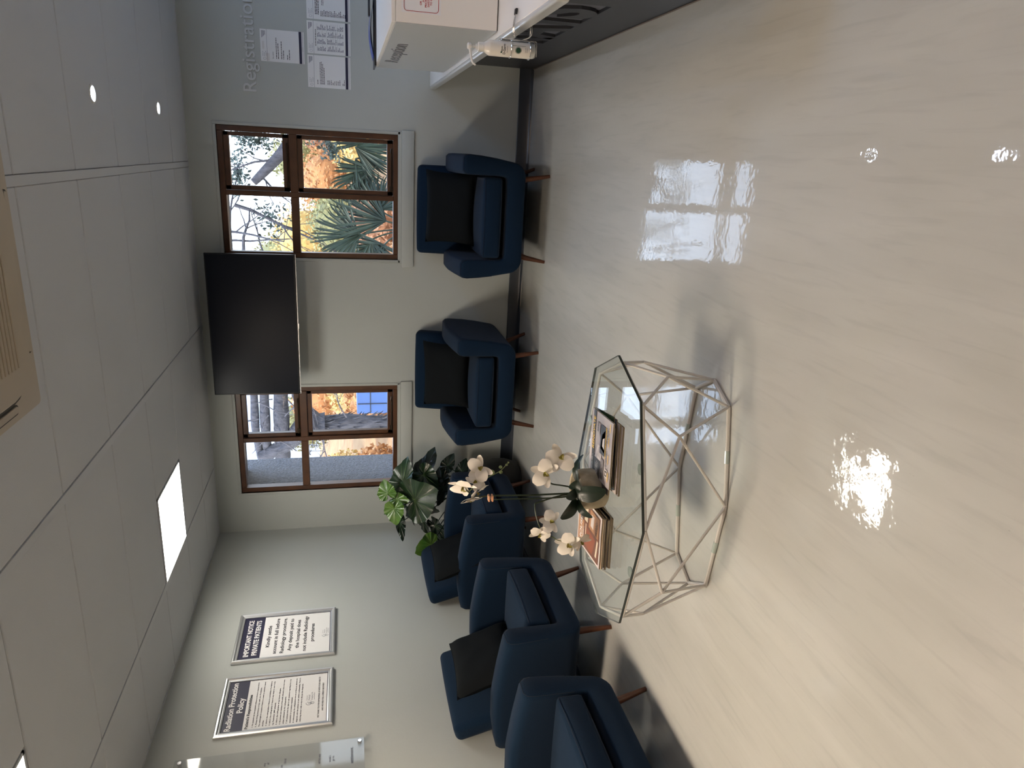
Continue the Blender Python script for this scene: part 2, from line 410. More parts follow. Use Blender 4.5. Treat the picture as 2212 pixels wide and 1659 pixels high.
# ------------------------------------------------------------------ windows
def window(idx, x0, x1):
    z0, z1 = WZ; yf = D + .012
    fw = .04; mxl = x0 + .45; mxr = mxl + .037; tz0, tz1 = 1.755, 1.812     # mullion and transom
    fr = MB(); b = .003
    for a, c in (((x0, z0), (x0 + fw, z1)), ((x1 - fw, z0), (x1, z1)), ((x0 + fw, z0), (x1 - fw, z0 + .035)), ((x0 + fw, z1 - fw), (x1 - fw, z1)),
                 ((mxl, z0 + .035), (mxr, z1 - fw)), ((x0 + fw, tz0), (mxl, tz1)), ((mxr, tz0), (x1 - fw, tz1))):
        fr.box((a[0], yf, a[1]), (c[0], yf + .07, c[1]), bev=b, seg=1)
    w = struct(fr.build('window_%d' % idx, M_wood, smooth=False, local=True)); ORIG[w.name] = Vector()
    # fixed lights on the left
    for za, zb in ((z0 + .035, tz0), (tz1, z1 - fw)):
        MB().box((x0 + fw, yf + .040, za), (mxl, yf + .044, zb)).build('window_pane', M_glass, w, smooth=False)
    # opening sashes on the right, hung in the frame
    for za, zb, in ((z0 + .037, tz0 - .002), (tz1 + .002, z1 - fw - .002)):
        s = MB(); a, c, e = mxr + .002, x1 - fw - .002, .036
        for p, q in (((a, za), (a + e * .9, zb)), ((c - e * .8, za), (c, zb)), ((a, za), (c, za + e + .008)), ((a, zb - e), (c, zb))):
            s.box((p[0], yf + .016, p[1]), (q[0], yf + .062, q[1]), bev=.003, seg=1)
        so = s.build('window_sash', M_wood, w, smooth=False)
        MB().box((a + e * .9, yf + .040, za + e + .008), (c - e * .8, yf + .044, zb - e)).build('pane', M_glass, so, smooth=False)
        st = MB(); zc = za + .012
        st.tube([(a + .03, yf + .004, zc), (c - .10, yf + .004, zc)], .005, 8); st.tube([(c - .10, yf + .004, zc), (c - .085, yf - .004, zc + .004), (c - .06, yf - .002, zc)], .006, 8)
        st.box((a + .035, yf + .002, zc - .012), (a + .07, yf + .016, zc + .014), bev=.002, seg=1)
        for k in range(2): st.tube([(c - .13 - .09 * k, yf + .014, zc), (c - .13 - .09 * k, yf - .003, zc)], .005, 8)
        st.build('casement_stay', M_metal, so)
    # plaster bead round the frame and the sill board
    bd = MB()
    for a, c in (((x0 - .024, z0 - .02), (x0, z1 + .024)), ((x1, z0 - .02), (x1 + .024, z1 + .024)), ((x0, z1), (x1, z1 + .024))):
        bd.box((a[0], D - .006, a[1]), (c[0], D + .02, c[1]), bev=.004, seg=2)
    bd.build('window_bead', M_wall, w)
    MB().box((x0 - .055, D - .016, .897), (x1 + .034, D + .005, .99), bev=.004, seg=2).box((x0 - .03, D - .006, .99), (x1 + .026, D + .012, z0), bev=.002, seg=1).build('window_sill', M_wall, w)
window(1, *WINS[0]); window(2, *WINS[1])

# ------------------------------------------------------------------ armchairs
def make_chair():
    t = thing('armchair', (0, 0, 0), 'x', 'armchair', 'navy fabric armchairs')
    fy = -.055
    def topz(y):  # arm height along the depth
        P = [(-.055, .630), (.0, .640), (.15, .664), (.32, .684), (.5, .680), (.66, .655)]
        for (a, b), (c, d) in zip(P, P[1:]):
            if y <= c: return b + (d - b) * (y - a) / (c - a)
        return P[-1][1]
    def prof(y, e):  # half outer and inner paths, e = inset
        tz = topz(y) - e; zb = .185 + e; xo = .424 - e; xi = .285 + e; fl = .315 - e
        lean = .03
        out = [(0, zb), (.15, zb), (.285, zb)]
        cx, cz, r = .285, .285, .10 - e
        for k in range(1, 6):
            a = -math.pi / 2 + math.pi / 2 * k / 6; out.append((cx + r * math.cos(a), cz + r * math.sin(a)))
        out += [(cx + r + .004, cz + .02), (xo - .018, .40), (xo - .006, .50), (xo, tz - .05), (xo - .004, tz - .022), (xo - .022, tz - .004)]
        inn = [(0, fl), (.15, fl), (.24, fl), (xi - .03, fl + .001), (xi - .015, fl + .004), (xi - .006, fl + .012), (xi - .001, fl + .025),
               (xi, fl + .04), (xi + .002, .38), (xi + .002, .44), (xi + .003, .52), (xi + .004, tz - .05), (xi + .010, tz - .020), (xi + .032, tz - .003)]
        return out, inn
    n = 14
    ys = [(fy, .013), (fy + .005, .005), (fy + .02, 0)] + [(-.02 + .05 * k, 0) for k in range(13)] + [(.635, 0), (.652, .012), (.660, .028)]
    vs = []; ring = None
    for y, e in ys:
        o_, i_ = prof(y, e)
        loop = o_ + i_[::-1]; full = loop + [(-x, z) for x, z in loop[::-1] if x > 1e-6]
        # order: outer right from centre bottom .. inner right back to centre, then mirrored inner left .. outer left
        vs += [(x, y, z) for x, z in full]; ring = len(full)
    fs = []
    for k in range(len(ys) - 1):
        for i in range(ring):
            j = (i + 1) % ring; fs.append((k * ring + i, k * ring + j, (k + 1) * ring + j, (k + 1) * ring + i))
    m14 = n * 2
    def capf(k, flip):
        b = k * ring; out = []
        for i in range(n - 1):
            q = (b + i, b + i + 1, b + m14 - 2 - i, b + m14 - 1 - i); out.append(q)
        # mirrored half: indices run from m14-1 (inner centre) onwards
        L = [m14 - 1 + i for i in range(n)]                       # inner centre .. inner top (left)
        Rr = [0] + [ring - 1 - i for i in range(n - 1)]            # outer centre .. outer top (left)
        for i in range(n - 1): out.append((b + L[i], b + L[i + 1], b + Rr[i + 1], b + Rr[i]))
        return [q[::-1] if flip else q for q in out]
    fs += capf(0, False) + capf(len(ys) - 1, True)
    MB().add(vs, fs).build('arm_shell', M_fabric, t, angle=50)
    # piping seam on the arm fronts
    for s in (-1, 1):
        sm = MB(); o_, i_ = prof(fy + .012, 0.002)
        pts = [(s * x, fy + .008, z) for x, z in i_[8:]] + [(s * x, fy + .008, z) for x, z in o_[::-1][:5]]
        sm.tube(pts, .0016, 6); sm.build('piping', M_seam, t)
    MB().box((-.278, .03, .30), (.278, .40, .36)).build('seat_deck', M_pillow, t)
    MB().soft((0, .19, .413), (.279, .243, .066), .026, (0, .012, .022), 8).build('seat', M_fabric, t)
    sm = MB(); P = [(-.272, -.046), (.272, -.046)]
    for z, dz in ((.470, 0), (.356, 0)):
        pts = [(-.265 + .53 * k / 12, -.0485 - .012 * (1 - (2 * k / 12 - 1) ** 2) * .75, z) for k in range(13)]
        sm.tube(pts, .0016, 6); sm.build('seat_piping', M_seam, t); sm = MB()
    # leaning backrest
    A = math.radians(-15.5)
    Mx = Matrix.Translation((0, .455, .315)) @ Matrix.Rotation(A, 4, 'X')
    def wp(p): 
        k = (p.z + .28) / .56
        return (p.x * (1 - .0 * k), p.y, p.z)
    MB().soft((0, .0, .285), (.330, .055, .292), .036, (0, .016, .006), 8, M=Mx, warp=wp).build('backrest', M_fabric, t)
    for s in (-1, 1):
        MB().tube([(s * .268, .03, .19), (s * .302, .0, 0)], [.021, .0115], 16).build('leg', M_leg, t)
        MB().tube([(s * .268, .42, .19), (s * .34, .45, 0)], [.021, .0115], 16).build('leg', M_leg, t)
    return t
chair = make_chair()
CH = [(-.4125, 5.0, 0, 'navy armchair on the window wall under the right window, nearest the reception desk'),
      (-1.705, 5.0, 0, 'navy armchair on the window wall below the wall television, between the two windows'),
      (-2.48, 4.70, math.pi / 2, 'navy armchair on the left wall beside the leafy floor plant, last of its row'),
      (-2.48, 3.42, math.pi / 2, 'navy armchair in the middle of the left wall row, below the framed notices'),
      (-2.48, 2.325, math.pi / 2, 'navy armchair at the front of the left wall row, cut off by the frame edge')]
for i, (x, y, rz, lb) in enumerate(CH):
    c = chair if i == 0 else dup(chair)
    c.location = (x, y, 0); c.rotation_euler = (0, 0, rz); c['label'] = lb

def make_pillow(nm='throw_pillow'):
    t = thing(nm, (0, 0, 0), 'x', 'pillow', 'charcoal throw pillows')
    W = .262; HH = .188
    def side(sg):
        def f(u, v):
            a, b = 2 * u - 1, 2 * v - 1
            k = max(0, (1 - a ** 4) * (1 - b ** 4)) ** .5
            x = a * W * (1 - .07 * (1 - b * b) * abs(a)); z = b * HH * (1 - .07 * (1 - a * a) * abs(b))
            w = .008 * noise.noise(Vector((a * 2.3 + sg, b * 2.3, sg * 3.1)))
            return (x, sg * (.062 * k + (w * k)), z)
        return f
    m = MB().grid(side(-1), 20, 20).grid(side(1), 20, 20); m.build('pillow_cover', M_pillow, t, angle=60, merge=1e-4)
    e = MB(); n = 40; pts = []
    for a, b in [(-1, -1), (1, -1), (1, 1), (-1, 1)]:
        pass
    for i in range(81):
        s = i / 20; k = int(s) % 4; q = 2 * (s - int(s)) - 1
        a, b = [(q, -1), (1, q), (-q, 1), (-1, -q)][k]
        pts.append((a * W * (1 - .07 * (1 - b * b) * abs(a)), 0, b * HH * (1 - .07 * (1 - a * a) * abs(b))))
    e.tube(pts, .0028, 6, cap=False); e.build('pillow_edge', M_pillow, t); return t
pil = make_pillow()
PL = [((-.375, 5.30, .662), (-.42, .0, -.03), 0, 'charcoal throw pillow on the armchair nearest the reception desk'),
      ((-1.66, 5.30, .660), (-.42, -.02, .03), 0, 'charcoal throw pillow on the armchair below the television'),
      ((-2.815, 4.53, .662), (-.36, .05, .06), math.pi / 2, 'charcoal throw pillow on the armchair beside the leafy plant'),
      ((-2.80, 3.36, .675), (-.36, .06, .10), math.pi / 2, 'charcoal throw pillow on the middle armchair of the left wall row')]
for i, (loc, (rx, ry, rz2), rz, lb) in enumerate(PL):
    c = pil if i == 0 else dup(pil)
    c.matrix_world = Matrix.Translation(loc) @ Matrix.Rotation(rz + rz2, 4, 'Z') @ Matrix.Rotation(rx, 4, 'X') @ Matrix.Rotation(ry, 4, 'Y')
    c['label'] = lb

# ------------------------------------------------------------------ coffee table
TC = Vector((-1.243, 2.381, 0)); TR = math.radians(2.3)
M_tglass = glassy('table_glass', (.965, .985, .975, 1), ior=1.5)
M_tedge = mat('glass_edge', lin(14, 30, 28), .1, spec=.6)
M_rod = mat('cream_rod', (.62, .58, .54, 1), .35)
M_pad = mat('clear_pad', (.45, .5, .46, 1), .15, spec=.6)
def tp(x, y, z=0):
    return Vector((TC.x + x * math.cos(TR) - y * math.sin(TR), TC.y + x * math.sin(TR) + y * math.cos(TR), z))
def octo(a, b, c, d): return [(a, 0), (b, c), (0, d), (-b, c), (-a, 0), (-b, -c), (0, -d), (b, -c)]
t = thing('coffee_table', tuple(TC), 'octagonal glass coffee table on a geometric cream wire frame in the middle of the floor', 'coffee table')
gl = octo(.556, .445, .238, .363)
mb = MB(); pts = [tp(x, y) for x, y in gl]; mb.prism([(p.x, p.y) for p in pts], .411, .421, 0, 1); mb.build('tabletop', [M_tglass, M_tedge], t, smooth=False)
topr = [tp(x, y, .400) for x, y in octo(.527, .426, .223, .343)]
botr = [tp(x, y, .008) for x, y in octo(.452, .382, .133, .200)]
midr = [tp(x, y, .262) for x, y in [(.5, .115), (.316, .254), (-.316, .254), (-.5, .115), (-.5, -.115), (-.316, -.254), (.316, -.254), (.5, -.115)]]
def ringtube(mb, ps, r):
    for i in range(8): mb.tube([ps[i], ps[(i + 1) % 8]], r, 8)
mb = MB(); ringtube(mb, topr, .0066); mb.build('top_ring', M_rod, t)
mb = MB(); ringtube(mb, botr, .0085); mb.build('base_ring', M_rod, t)
mb = MB()
for i in range(8):
    # mid point i sits between octagon corners i and i+1
    for p in (topr[i], topr[(i + 1) % 8], botr[i], botr[(i + 1) % 8]): mb.tube([midr[i], p], .0056, 8)
mb.build('wire_strut', M_rod, t)
for k in (1, 2, 5, 6):
    a, b = botr[k], botr[(k + 1) % 8]; m_ = (a + b) / 2; d = (b - a).normalized()
    MB().tube([m_ - d * .025, m_ + d * .025], .0095, 10).build('foot_clip', M_pad, t)
for k in (1, 2, 5, 6):
    a, b = topr[k], topr[(k + 1) % 8]; m_ = (a + b) / 2; m_.z = 0
    q = m_ + (TC - m_).normalized() * .014
    MB().lathe([(.008, .398), (.010, .402), (.019, .406), (.021, .411)], (q.x, q.y, 0), 20).build('suction_pad', M_pad, t)

# ------------------------------------------------------------------ magazines
def mag_mat(n, c, r=.35): return mat(n, c, r, spec=.5)
M_pages = mat('page_edges', lin(168, 155, 130), .8, noise_s=200, col2=lin(128, 114, 90), stretch=(.02, .02, 5))
MG = {k: mag_mat('cover_' + k, lin(*c)) for k, c in dict(grey=(120, 112, 112), light=(170, 162, 162), dark=(38, 34, 36), yellow=(232, 186, 20), white=(205, 195, 192), brown=(110, 66, 44), tan=(176, 128, 88), green=(48, 66, 40), rust=(140, 74, 44), slate=(66, 76, 86), cream=(214, 200, 176)).items()}
def magazine(x, y, z, w, h, th, rot, cover, lb, grp, decor=None, back='white'):
    t = thing('magazine', (x, y, z), lb, 'magazine', grp)
    Mx = Matrix.Translation((x, y, z)) @ Matrix.Rotation(rot, 4, 'Z')
    rg = random.Random(int(z * 1e4) + int(w * 1e4))
    m = MB().box((-w / 2 + .001, -h / 2 + .001, .0006), (w / 2 - .0015, h / 2 - .0015, th - .0006), M=Mx); m.build('pages', M_pages, t, smooth=False)
    for nm, zz in (('back_cover', .0003), ('front_cover', th - .0003)):
        def f(u, v, zz=zz, nm=nm):
            X = (u - .5) * w; Y = (v - .5) * h
            cur = .0 if nm == 'back_cover' else .0012 * max(0, math.sin(7 * u + 3)) * (abs(v - .5) * 2) ** 3
            return (X, Y, zz + cur + .0003)
        m = MB().grid(f, 8, 8, M=Mx); ob = m.build(nm, MG[cover] if nm == 'front_cover' else MG[back], t)
    MB().box((-w / 2, -h / 2, 0), (-w / 2 + .0015, h / 2, th), M=Mx).build('spine', MG[cover], t, smooth=False)
    if decor:
        mats = [MG[k] for k in MG] + [M_ink, M_whiteink]; idx = {k: i for i, k in enumerate(list(MG) + ['ink', 'wink'])}
        R_ = (Mx.to_3x3() @ RX); U_ = (Mx.to_3x3() @ RY); mb = MB()
        def pt(u, v): return Mx @ Vector((-w / 2 + u * w, -h / 2 + v * h, th + .0018))
        for it in decor:
            if it[0] == 'r': _, u0, v0, u1, v1, c = it[:6]; card(mb, pt(u0, v0), R_, U_, (u1 - u0) * w, (v1 - v0) * h, idx[c], .0001 * (1 + decor.index(it)))
            elif it[0] == 'q':
                _, P4, c = it; mb.add([tuple(pt(*p) + RZ * .00008 * (2 + decor.index(it))) for p in P4], [(0, 1, 2, 3)], idx[c])
            elif it[0] == 't': _, s_, u, v, cap_, wd, c = it; text(mb, s_, pt(u, v), R_, U_, cap_, width=wd * w, mi=idx[c], lift=.0001 * (4 + decor.index(it)), bold=.02)
            elif it[0] == 'd':
                _, u, v, wd, rows, c = it
                for k in range(rows): dashes(mb, pt(u, v - k * .025), R_, U_, wd * w * rg.uniform(.6, 1), .0022, rg, idx[c], .0001 * (4 + decor.index(it)))
        mb.build('cover_print', mats, t, smooth=False, merge=0)
    return t
z = .4212
GR = 'magazines stacked on the glass table beside the pot'; GL = 'magazines stacked on the glass table behind the other stack'
cx, cy, w, h = -1.068, 2.375, .205, .275
LBR = ['bottom magazine of the stack by the plant pot, touching the glass', 'magazine second from the bottom of the stack with the yellow titled cover',
       'slate covered magazine sticking out sideways low in the stack with the yellow titled cover', 'green covered magazine poking out under the top of the right magazine stack',
       'dark magazine just below the yellow titled magazine', 'top magazine with grey photo cover and yellow title beside the orchid pot']
for i, (dx, dy, th, rot, c) in enumerate([(0, -.022, .008, -1.50, 'grey'), (.004, -.014, .008, -1.47, 'white'), (.012, .0, .005, -1.42, 'slate'), (.016, .012, .004, -1.40, 'green'), (-.004, .004, .008, -1.56, 'dark')]):
    magazine(cx + dx, cy + dy, z, w, h, th, rot, c, LBR[i], GR); z += th + .0008
DEC = [('r', 0, .80, 1, .93, 'ink'), ('r', 0, .0, 1, .80, 'grey'), ('r', .03, .58, .34, .78, 'light'), ('r', .30, .30, .66, .64, 'dark'), ('q', ((.34, .33), (.62, .33), (.58, .50), (.36, .58)), 'slate'), ('q', ((.40, .36), (.55, .36), (.52, .44), (.43, .48)), 'light'),
       ('r', .70, .36, .97, .78, 'light'), ('q', ((.05, .50), (.28, .44), (.30, .52), (.06, .57)), 'white'), ('q', ((.08, .28), (.26, .26), (.26, .34), (.10, .38)), 'white'), ('r', .68, .02, .98, .30, 'light'),
       ('t', 'RENOVATE', .06, .83, .020, .62, 'yellow'), ('t', 'HOME', .72, .95, .007, .2, 'ink'), ('d', .04, .96, .5, 1, 'ink'), ('d', .04, .74, .26, 5, 'ink'), ('d', .04, .22, .26, 4, 'ink'), ('d', .72, .70, .22, 6, 'ink'), ('d', .72, .26, .22, 5, 'ink'),
       ('r', .33, .17, .52, .195, 'yellow'), ('r', .58, .24, .64, .40, 'yellow'), ('r', .66, .07, .94, .085, 'yellow'), ('r', .38, .05, .50, .15, 'wink'), ('r', .41, .075, .47, .125, 'ink')]
# printed picture is laid out with the title along the far long side
def rotdec(D_):
    out = []
    for it in D_: out.append(it)
    return out
magazine(-1.050, 2.372, z, .262, .228, .007, math.radians(4), 'light', LBR[5], GR,
         [('r', 0, .88, .62, 1, 'white'), ('r', 0, .78, 1, .90, 'dark'), ('t', 'RENOVATE', .40, .80, .019, .50, 'yellow'), ('d', .05, .86, .3, 2, 'wink'),
          ('r', .02, .46, .34, .76, 'dark'), ('q', ((.30, .40), (.52, .44), (.52, .62), (.30, .74)), 'white'), ('q', ((.34, .44), (.50, .46), (.50, .56), (.35, .64)), 'light'),
          ('r', .42, .27, .86, .52, 'dark'), ('q', ((.46, .30), (.82, .30), (.72, .44), (.50, .49)), 'slate'), ('q', ((.52, .32), (.70, .32), (.66, .40), (.55, .42)), 'white'), ('r', .66, .55, .86, .70, 'light'),
          ('r', .06, .30, .36, .44, 'grey'), ('r', .14, .10, .26, .24, 'white'), ('r', .16, .12, .24, .22, 'dark'), ('r', .18, .14, .22, .20, 'white'),
          ('d', .04, .66, .24, 5, 'wink'), ('d', .05, .40, .28, 4, 'ink'), ('d', .72, .66, .2, 3, 'ink'), ('d', .66, .20, .3, 4, 'ink'), ('d', .3, .2, .3, 3, 'ink'),
          ('r', .40, .24, .88, .26, 'yellow'), ('r', .10, .06, .24, .085, 'yellow'), ('r', .36, .09, .50, .115, 'yellow'), ('r', .62, .10, .76, .125, 'yellow'), ('r', .84, .07, .97, .095, 'yellow')])
z = .4212
LBL = ['bottom magazine of the stack with the cream bordered cover', 'tan magazine second from the bottom under the cream bordered cover', 'thick magazine in the middle of the stack left of the orchid pot',
       'dark spined magazine above the middle of the stack left of the orchid pot', 'magazine right under the cream bordered one', 'top magazine with a cream border round a brown room photo']
for i, (dx, dy, th, rot, c) in enumerate([(0, 0, .008, .02, 'tan'), (.004, -.003, .007, .05, 'dark'), (-.003, .0, .009, .0, 'grey'), (.003, .003, .006, .04, 'dark'), (0, -.002, .007, .015, 'cream')]):
    magazine(-1.425 + dx, 2.402 + dy, z, .212, .272, th, rot + .06, c, LBL[i], GL); z += th + .0008
magazine(-1.425, 2.405, z, .215, .275, .006, .07, 'white', LBL[5], GL,
         [('r', .05, .05, .95, .94, 'brown'), ('q', ((.05, .70), (.62, .70), (.70, .94), (.05, .94)), 'tan'), ('q', ((.10, .30), (.45, .20), (.50, .62), (.12, .68)), 'rust'), ('q', ((.52, .10), (.93, .08), (.93, .45), (.55, .50)), 'tan'),
          ('r', .60, .55, .92, .68, 'cream'), ('r', .16, .60, .55, .63, 'cream'), ('q', ((.14, .12), (.48, .08), (.50, .13), (.15, .18)), 'cream'), ('q', ((.60, .30), (.86, .28), (.86, .40), (.62, .42)), 'white'),
          ('t', 'HOUSE', .10, .78, .022, .5, 'wink'), ('d', .1, .74, .4, 3, 'wink'), ('r', .56, .72, .90, .76, 'dark'), ('r', .56, .80, .90, .84, 'dark'), ('d', .55, .2, .3, 4, 'ink')], back='tan')

# ------------------------------------------------------------------ orchid
M_stone = mat('travertine', lin(206, 194, 168), .8, noise_s=24, col2=lin(160, 146, 120), bump=.0012, bump_s=90, detail=6)
M_stem = mat('orchid_stem', lin(40, 52, 30), .45)
M_stemL = mat('orchid_branch', lin(104, 112, 66), .5)
M_oleaf = mat('orchid_leaf', lin(16, 34, 22), .42, spec=.4, coat=.1, bump=.0006, bump_s=30, stretch=(6, 1, 1))
M_petal = mat('orchid_petal', (.80, .74, .66, 1), .55, spec=.3, sheen=.1)
M_lip = mat('orchid_lip', lin(150, 146, 40), .5, noise_s=60, col2=lin(96, 70, 20))
M_bud = mat('orchid_bud', lin(120, 132, 84), .5)
M_soil = mat('soil', (.015, .012, .01, 1), .9, bump=.003, bump_s=60)
oc = Vector((-1.242, 2.408, .4212))
t = thing('orchid', tuple(oc), 'white orchid with dark strap leaves in a round stone pot on the glass table', 'plant')
MB().lathe([(.064, 0), (.074, .008), (.080, .03), (.081, .085), (.077, .116), (.070, .122), (.066, .118), (.066, .085), (0, .085)], tuple(oc), 40).build('pot', M_stone, t)
MB().lathe([(.066, .092), (.03, .098), (0, .1)], tuple(oc), 24).build('soil', M_soil, t)
S1 = [(-1.261, 2.405, .503), (-1.257, 2.405, .575), (-1.252, 2.4, .719), (-1.235, 2.38, .887), (-1.226, 2.36, .94), (-1.204, 2.36, .981), (-1.183, 2.37, 1.001)]
S1b = [(-1.265, 2.405, .503), (-1.262, 2.385, .631), (-1.252, 2.375, .783), (-1.242, 2.362, .894)]
SB = [(-1.204, 2.36, .981), (-1.166, 2.36, .942), (-1.142, 2.36, .899), (-1.124, 2.36, .864), (-1.093, 2.36, .835)]
S2 = [(-1.239, 2.405, .520), (-1.203, 2.37, .609), (-1.181, 2.35, .663), (-1.147, 2.34, .69), (-1.115, 2.34, .69), (-1.101, 2.34, .684), (-1.085, 2.34, .662), (-1.083, 2.34, .640)]
S3 = [(-1.267, 2.405, .520), (-1.245, 2.37, .606), (-1.255, 2.34, .712), (-1.261, 2.33, .726), (-1.292, 2.32, .724), (-1.331, 2.31, .713)]
S3b = [(-1.331, 2.31, .713), (-1.379, 2.31, .688), (-1.391, 2.31, .654), (-1.41, 2.31, .624), (-1.425, 2.318, .56)]
for pts, r, m_ in ((S1, .0042, M_stem), (S1b, .0036, M_stem), (SB, .0022, M_stemL), (S2, .0034, M_stem), (S3, .0034, M_stem), (S3b, .0022, M_stemL)):
    q = bez(pts, 6); MB().tube(q, [r * (1 - .4 * i / len(q)) for i in range(len(q))], 8).build('stem', m_, t)
MB().box((-1.246, 2.350, .885), (-1.222, 2.372, .892), bev=.002).box((-1.246, 2.350, .898), (-1.222, 2.372, .905), bev=.002).build('stem_clip', mat('peach_clip', lin(208, 150, 110), .5), t)
for p, r in (((-1.124, 2.352, .897), .0115), ((-1.128, 2.36, .86), .007), ((-1.107, 2.36, .862), .0065), ((-1.101, 2.365, .838), .005), ((-1.089, 2.36, .833), .004), ((-1.405, 2.30, .56), .009)):
    MB().lathe([(0, -r), (r * .6, -r * .8), (r * .95, -r * .2), (r * .9, r * .4), (r * .45, r * .9), (0, r * 1.15)], p, 14).build('bud', M_bud, t)
def blade(mb, A, Tp, w, N=(0, -1, .5), arch=.0, fold=.25, shape=lambda s: math.sin(math.pi * min(1, s * .9 + .1)) ** .6, n=10, m=6, mi=0, wav=0):
    A = Vector(A); Tp = Vector(Tp); y = Tp - A; L = y.length; y.normalize(); x = y.cross(Vector(N)).normalized(); nz_ = x.cross(y)
    def f(u, v):
        a = 2 * u - 1; s = v; ww = w * shape(s)
        return A + y * (L * s) + x * (a * ww) + nz_ * (arch * L * math.sin(math.pi * s) + fold * ww * abs(a) + wav * ww * math.sin(9 * s + 3 * a) * abs(a))
    mb.grid(f, m, n, mi); return mb
strap = lambda s: max(.02, (math.sin(math.pi * (.12 + .86 * s)) ** .55))
OLV = [((-1.228, 2.35, .559), (-1.192, 2.285, .462), .036, (0, -1, .35), .10), ((-1.26, 2.36, .552), (-1.326, 2.33, .618), .028, (-.5, -1, .3), .12), ((-1.205, 2.38, .540), (-1.098, 2.42, .516), .017, (0, -.4, 1), .22),
       ((-1.262, 2.36, .545), (-1.312, 2.30, .500), .020, (0, -.5, 1), .18), ((-1.222, 2.36, .562), (-1.168, 2.335, .560), .024, (0, -1, .6), .2), ((-1.222, 2.352, .552), (-1.238, 2.335, .602), .022, (0, -1, 0), .05)]
for a, b, w_, n_, ar in OLV:
    blade(MB(), a, b, w_, n_, arch=ar, fold=.22, shape=strap, n=14, m=8).build('leaf', M_oleaf, t)
def flower(c, r, face, roll):
    c = Vector(c); f_ = Vector(face).normalized(); up = (RZ - f_ * RZ.dot(f_)).normalized(); rt = up.cross(f_)
    up2 = up * math.cos(roll) + rt * math.sin(roll); rt2 = rt * math.cos(roll) - up * math.sin(roll)
    mb = MB()
    rnd = lambda s: max(.03, math.sin(math.pi * (.06 + .92 * s)) ** .5)
    for ang, L, W, off in ((90, 1.02, .29, 0), (215, 1.05, .27, 0), (325, 1.05, .27, 0)):
        d = up2 * math.sin(math.radians(ang)) + rt2 * math.cos(math.radians(ang))
        blade(mb, c - f_ * .004, c + d * r * L + f_ * r * .12, r * W, f_, arch=-.08, fold=.12, shape=rnd, n=8, m=6)
    for ang in (12, 168):
        d = up2 * math.sin(math.radians(ang)) + rt2 * math.cos(math.radians(ang))
        blade(mb, c + f_ * .001, c + d * r * 1.0 + f_ * r * .1 + up2 * r * .12, r * .50, f_, arch=.08, fold=-.06, shape=lambda s: max(.05, math.sin(math.pi * (.03 + .93 * s ** .8)) ** .45), n=8, m=8, wav=.04)
    fl = mb.build('flower', M_petal, t, angle=80)
    lp = MB()
    blade(lp, c + f_ * .003, c - up2 * r * .34 + f_ * r * .22, r * .13, f_, arch=.2, fold=.5, n=6, m=4)
    for s in (-1, 1): blade(lp, c + f_ * .002, c + rt2 * s * r * .2 + f_ * r * .26 - up2 * r * .02, r * .09, f_, arch=.2, fold=.4, n=5, m=4)
    lp.lathe([(0, 0), (r * .07, r * .02), (r * .08, r * .12), (r * .05, r * .2), (0, r * .22)], (0, 0, 0), 10, M=Matrix.Translation(c) @ f_.to_track_quat('Z', 'Y').to_matrix().to_4x4())
    lp.build('lip', M_lip, fl, angle=70)
for c, r, fc, ro in (((-1.176, 2.35, 1.004), .048, (-.5, -.6, .25), .3), ((-1.159, 2.35, .957), .032, (.6, -.7, 0), 2.6), ((-1.100, 2.34, .945), .040, (.3, -.9, .3), -.6), ((-1.190, 2.33, .955), .040, (-.6, -.5, -.5), .9), ((-1.222, 2.335, .975), .034, (-.9, -.4, -.2), 1.6),
                     ((-1.126, 2.33, .697), .046, (.1, -.95, .25), .35), ((-1.066, 2.33, .638), .047, (.25, -.9, .2), -1.1), ((-1.318, 2.30, .668), .036, (.5, -.8, .2), .2), ((-1.368, 2.30, .708), .033, (-.2, -.95, .2), 1.9), ((-1.421, 2.30, .590), .044, (-.1, -.9, .3), .2), ((-1.428, 2.32, .530), .034, (-.2, -.9, -.2), .9)):
    flower(c, r * 1.22, fc, ro)

# ------------------------------------------------------------------ leafy floor plant
M_leafA = mat('leaf_green', lin(30, 58, 30), .36, coat=.12, noise_s=9, col2=lin(18, 38, 22), bump=.0015, bump_s=26)
M_leafB = mat('leaf_dark', lin(16, 34, 24), .36, coat=.2, noise_s=9, col2=lin(12, 26, 18), bump=.0015, bump_s=26)
M_leafC = mat('leaf_bright', lin(52, 96, 36), .34, coat=.25, noise_s=12, col2=lin(92, 122, 40), bump=.0015, bump_s=26)
M_vein = mat('leaf_vein', lin(98, 128, 70), .45); M_veinB = mat('leaf_vein_dark', lin(44, 70, 44), .45)
M_pot = mat('dark_pot', lin(30, 31, 32), .55, noise_s=30, noise_a=.2)
pc = Vector((-2.66, 5.37, 0))
t = thing('potted_plant', tuple(pc), 'tall leafy elephant ear plant in a dark round pot in the corner behind the armchairs', 'plant')
MB().lathe([(.14, 0), (.17, .02), (.205, .12), (.21, .22), (.19, .31), (.165, .335), (.155, .33), (.155, .29), (0, .29)], tuple(pc), 40).build('pot', M_pot, t)
MB().lathe([(.156, .30), (.08, .312), (0, .315)], tuple(pc), 24).build('soil', M_soil, t)
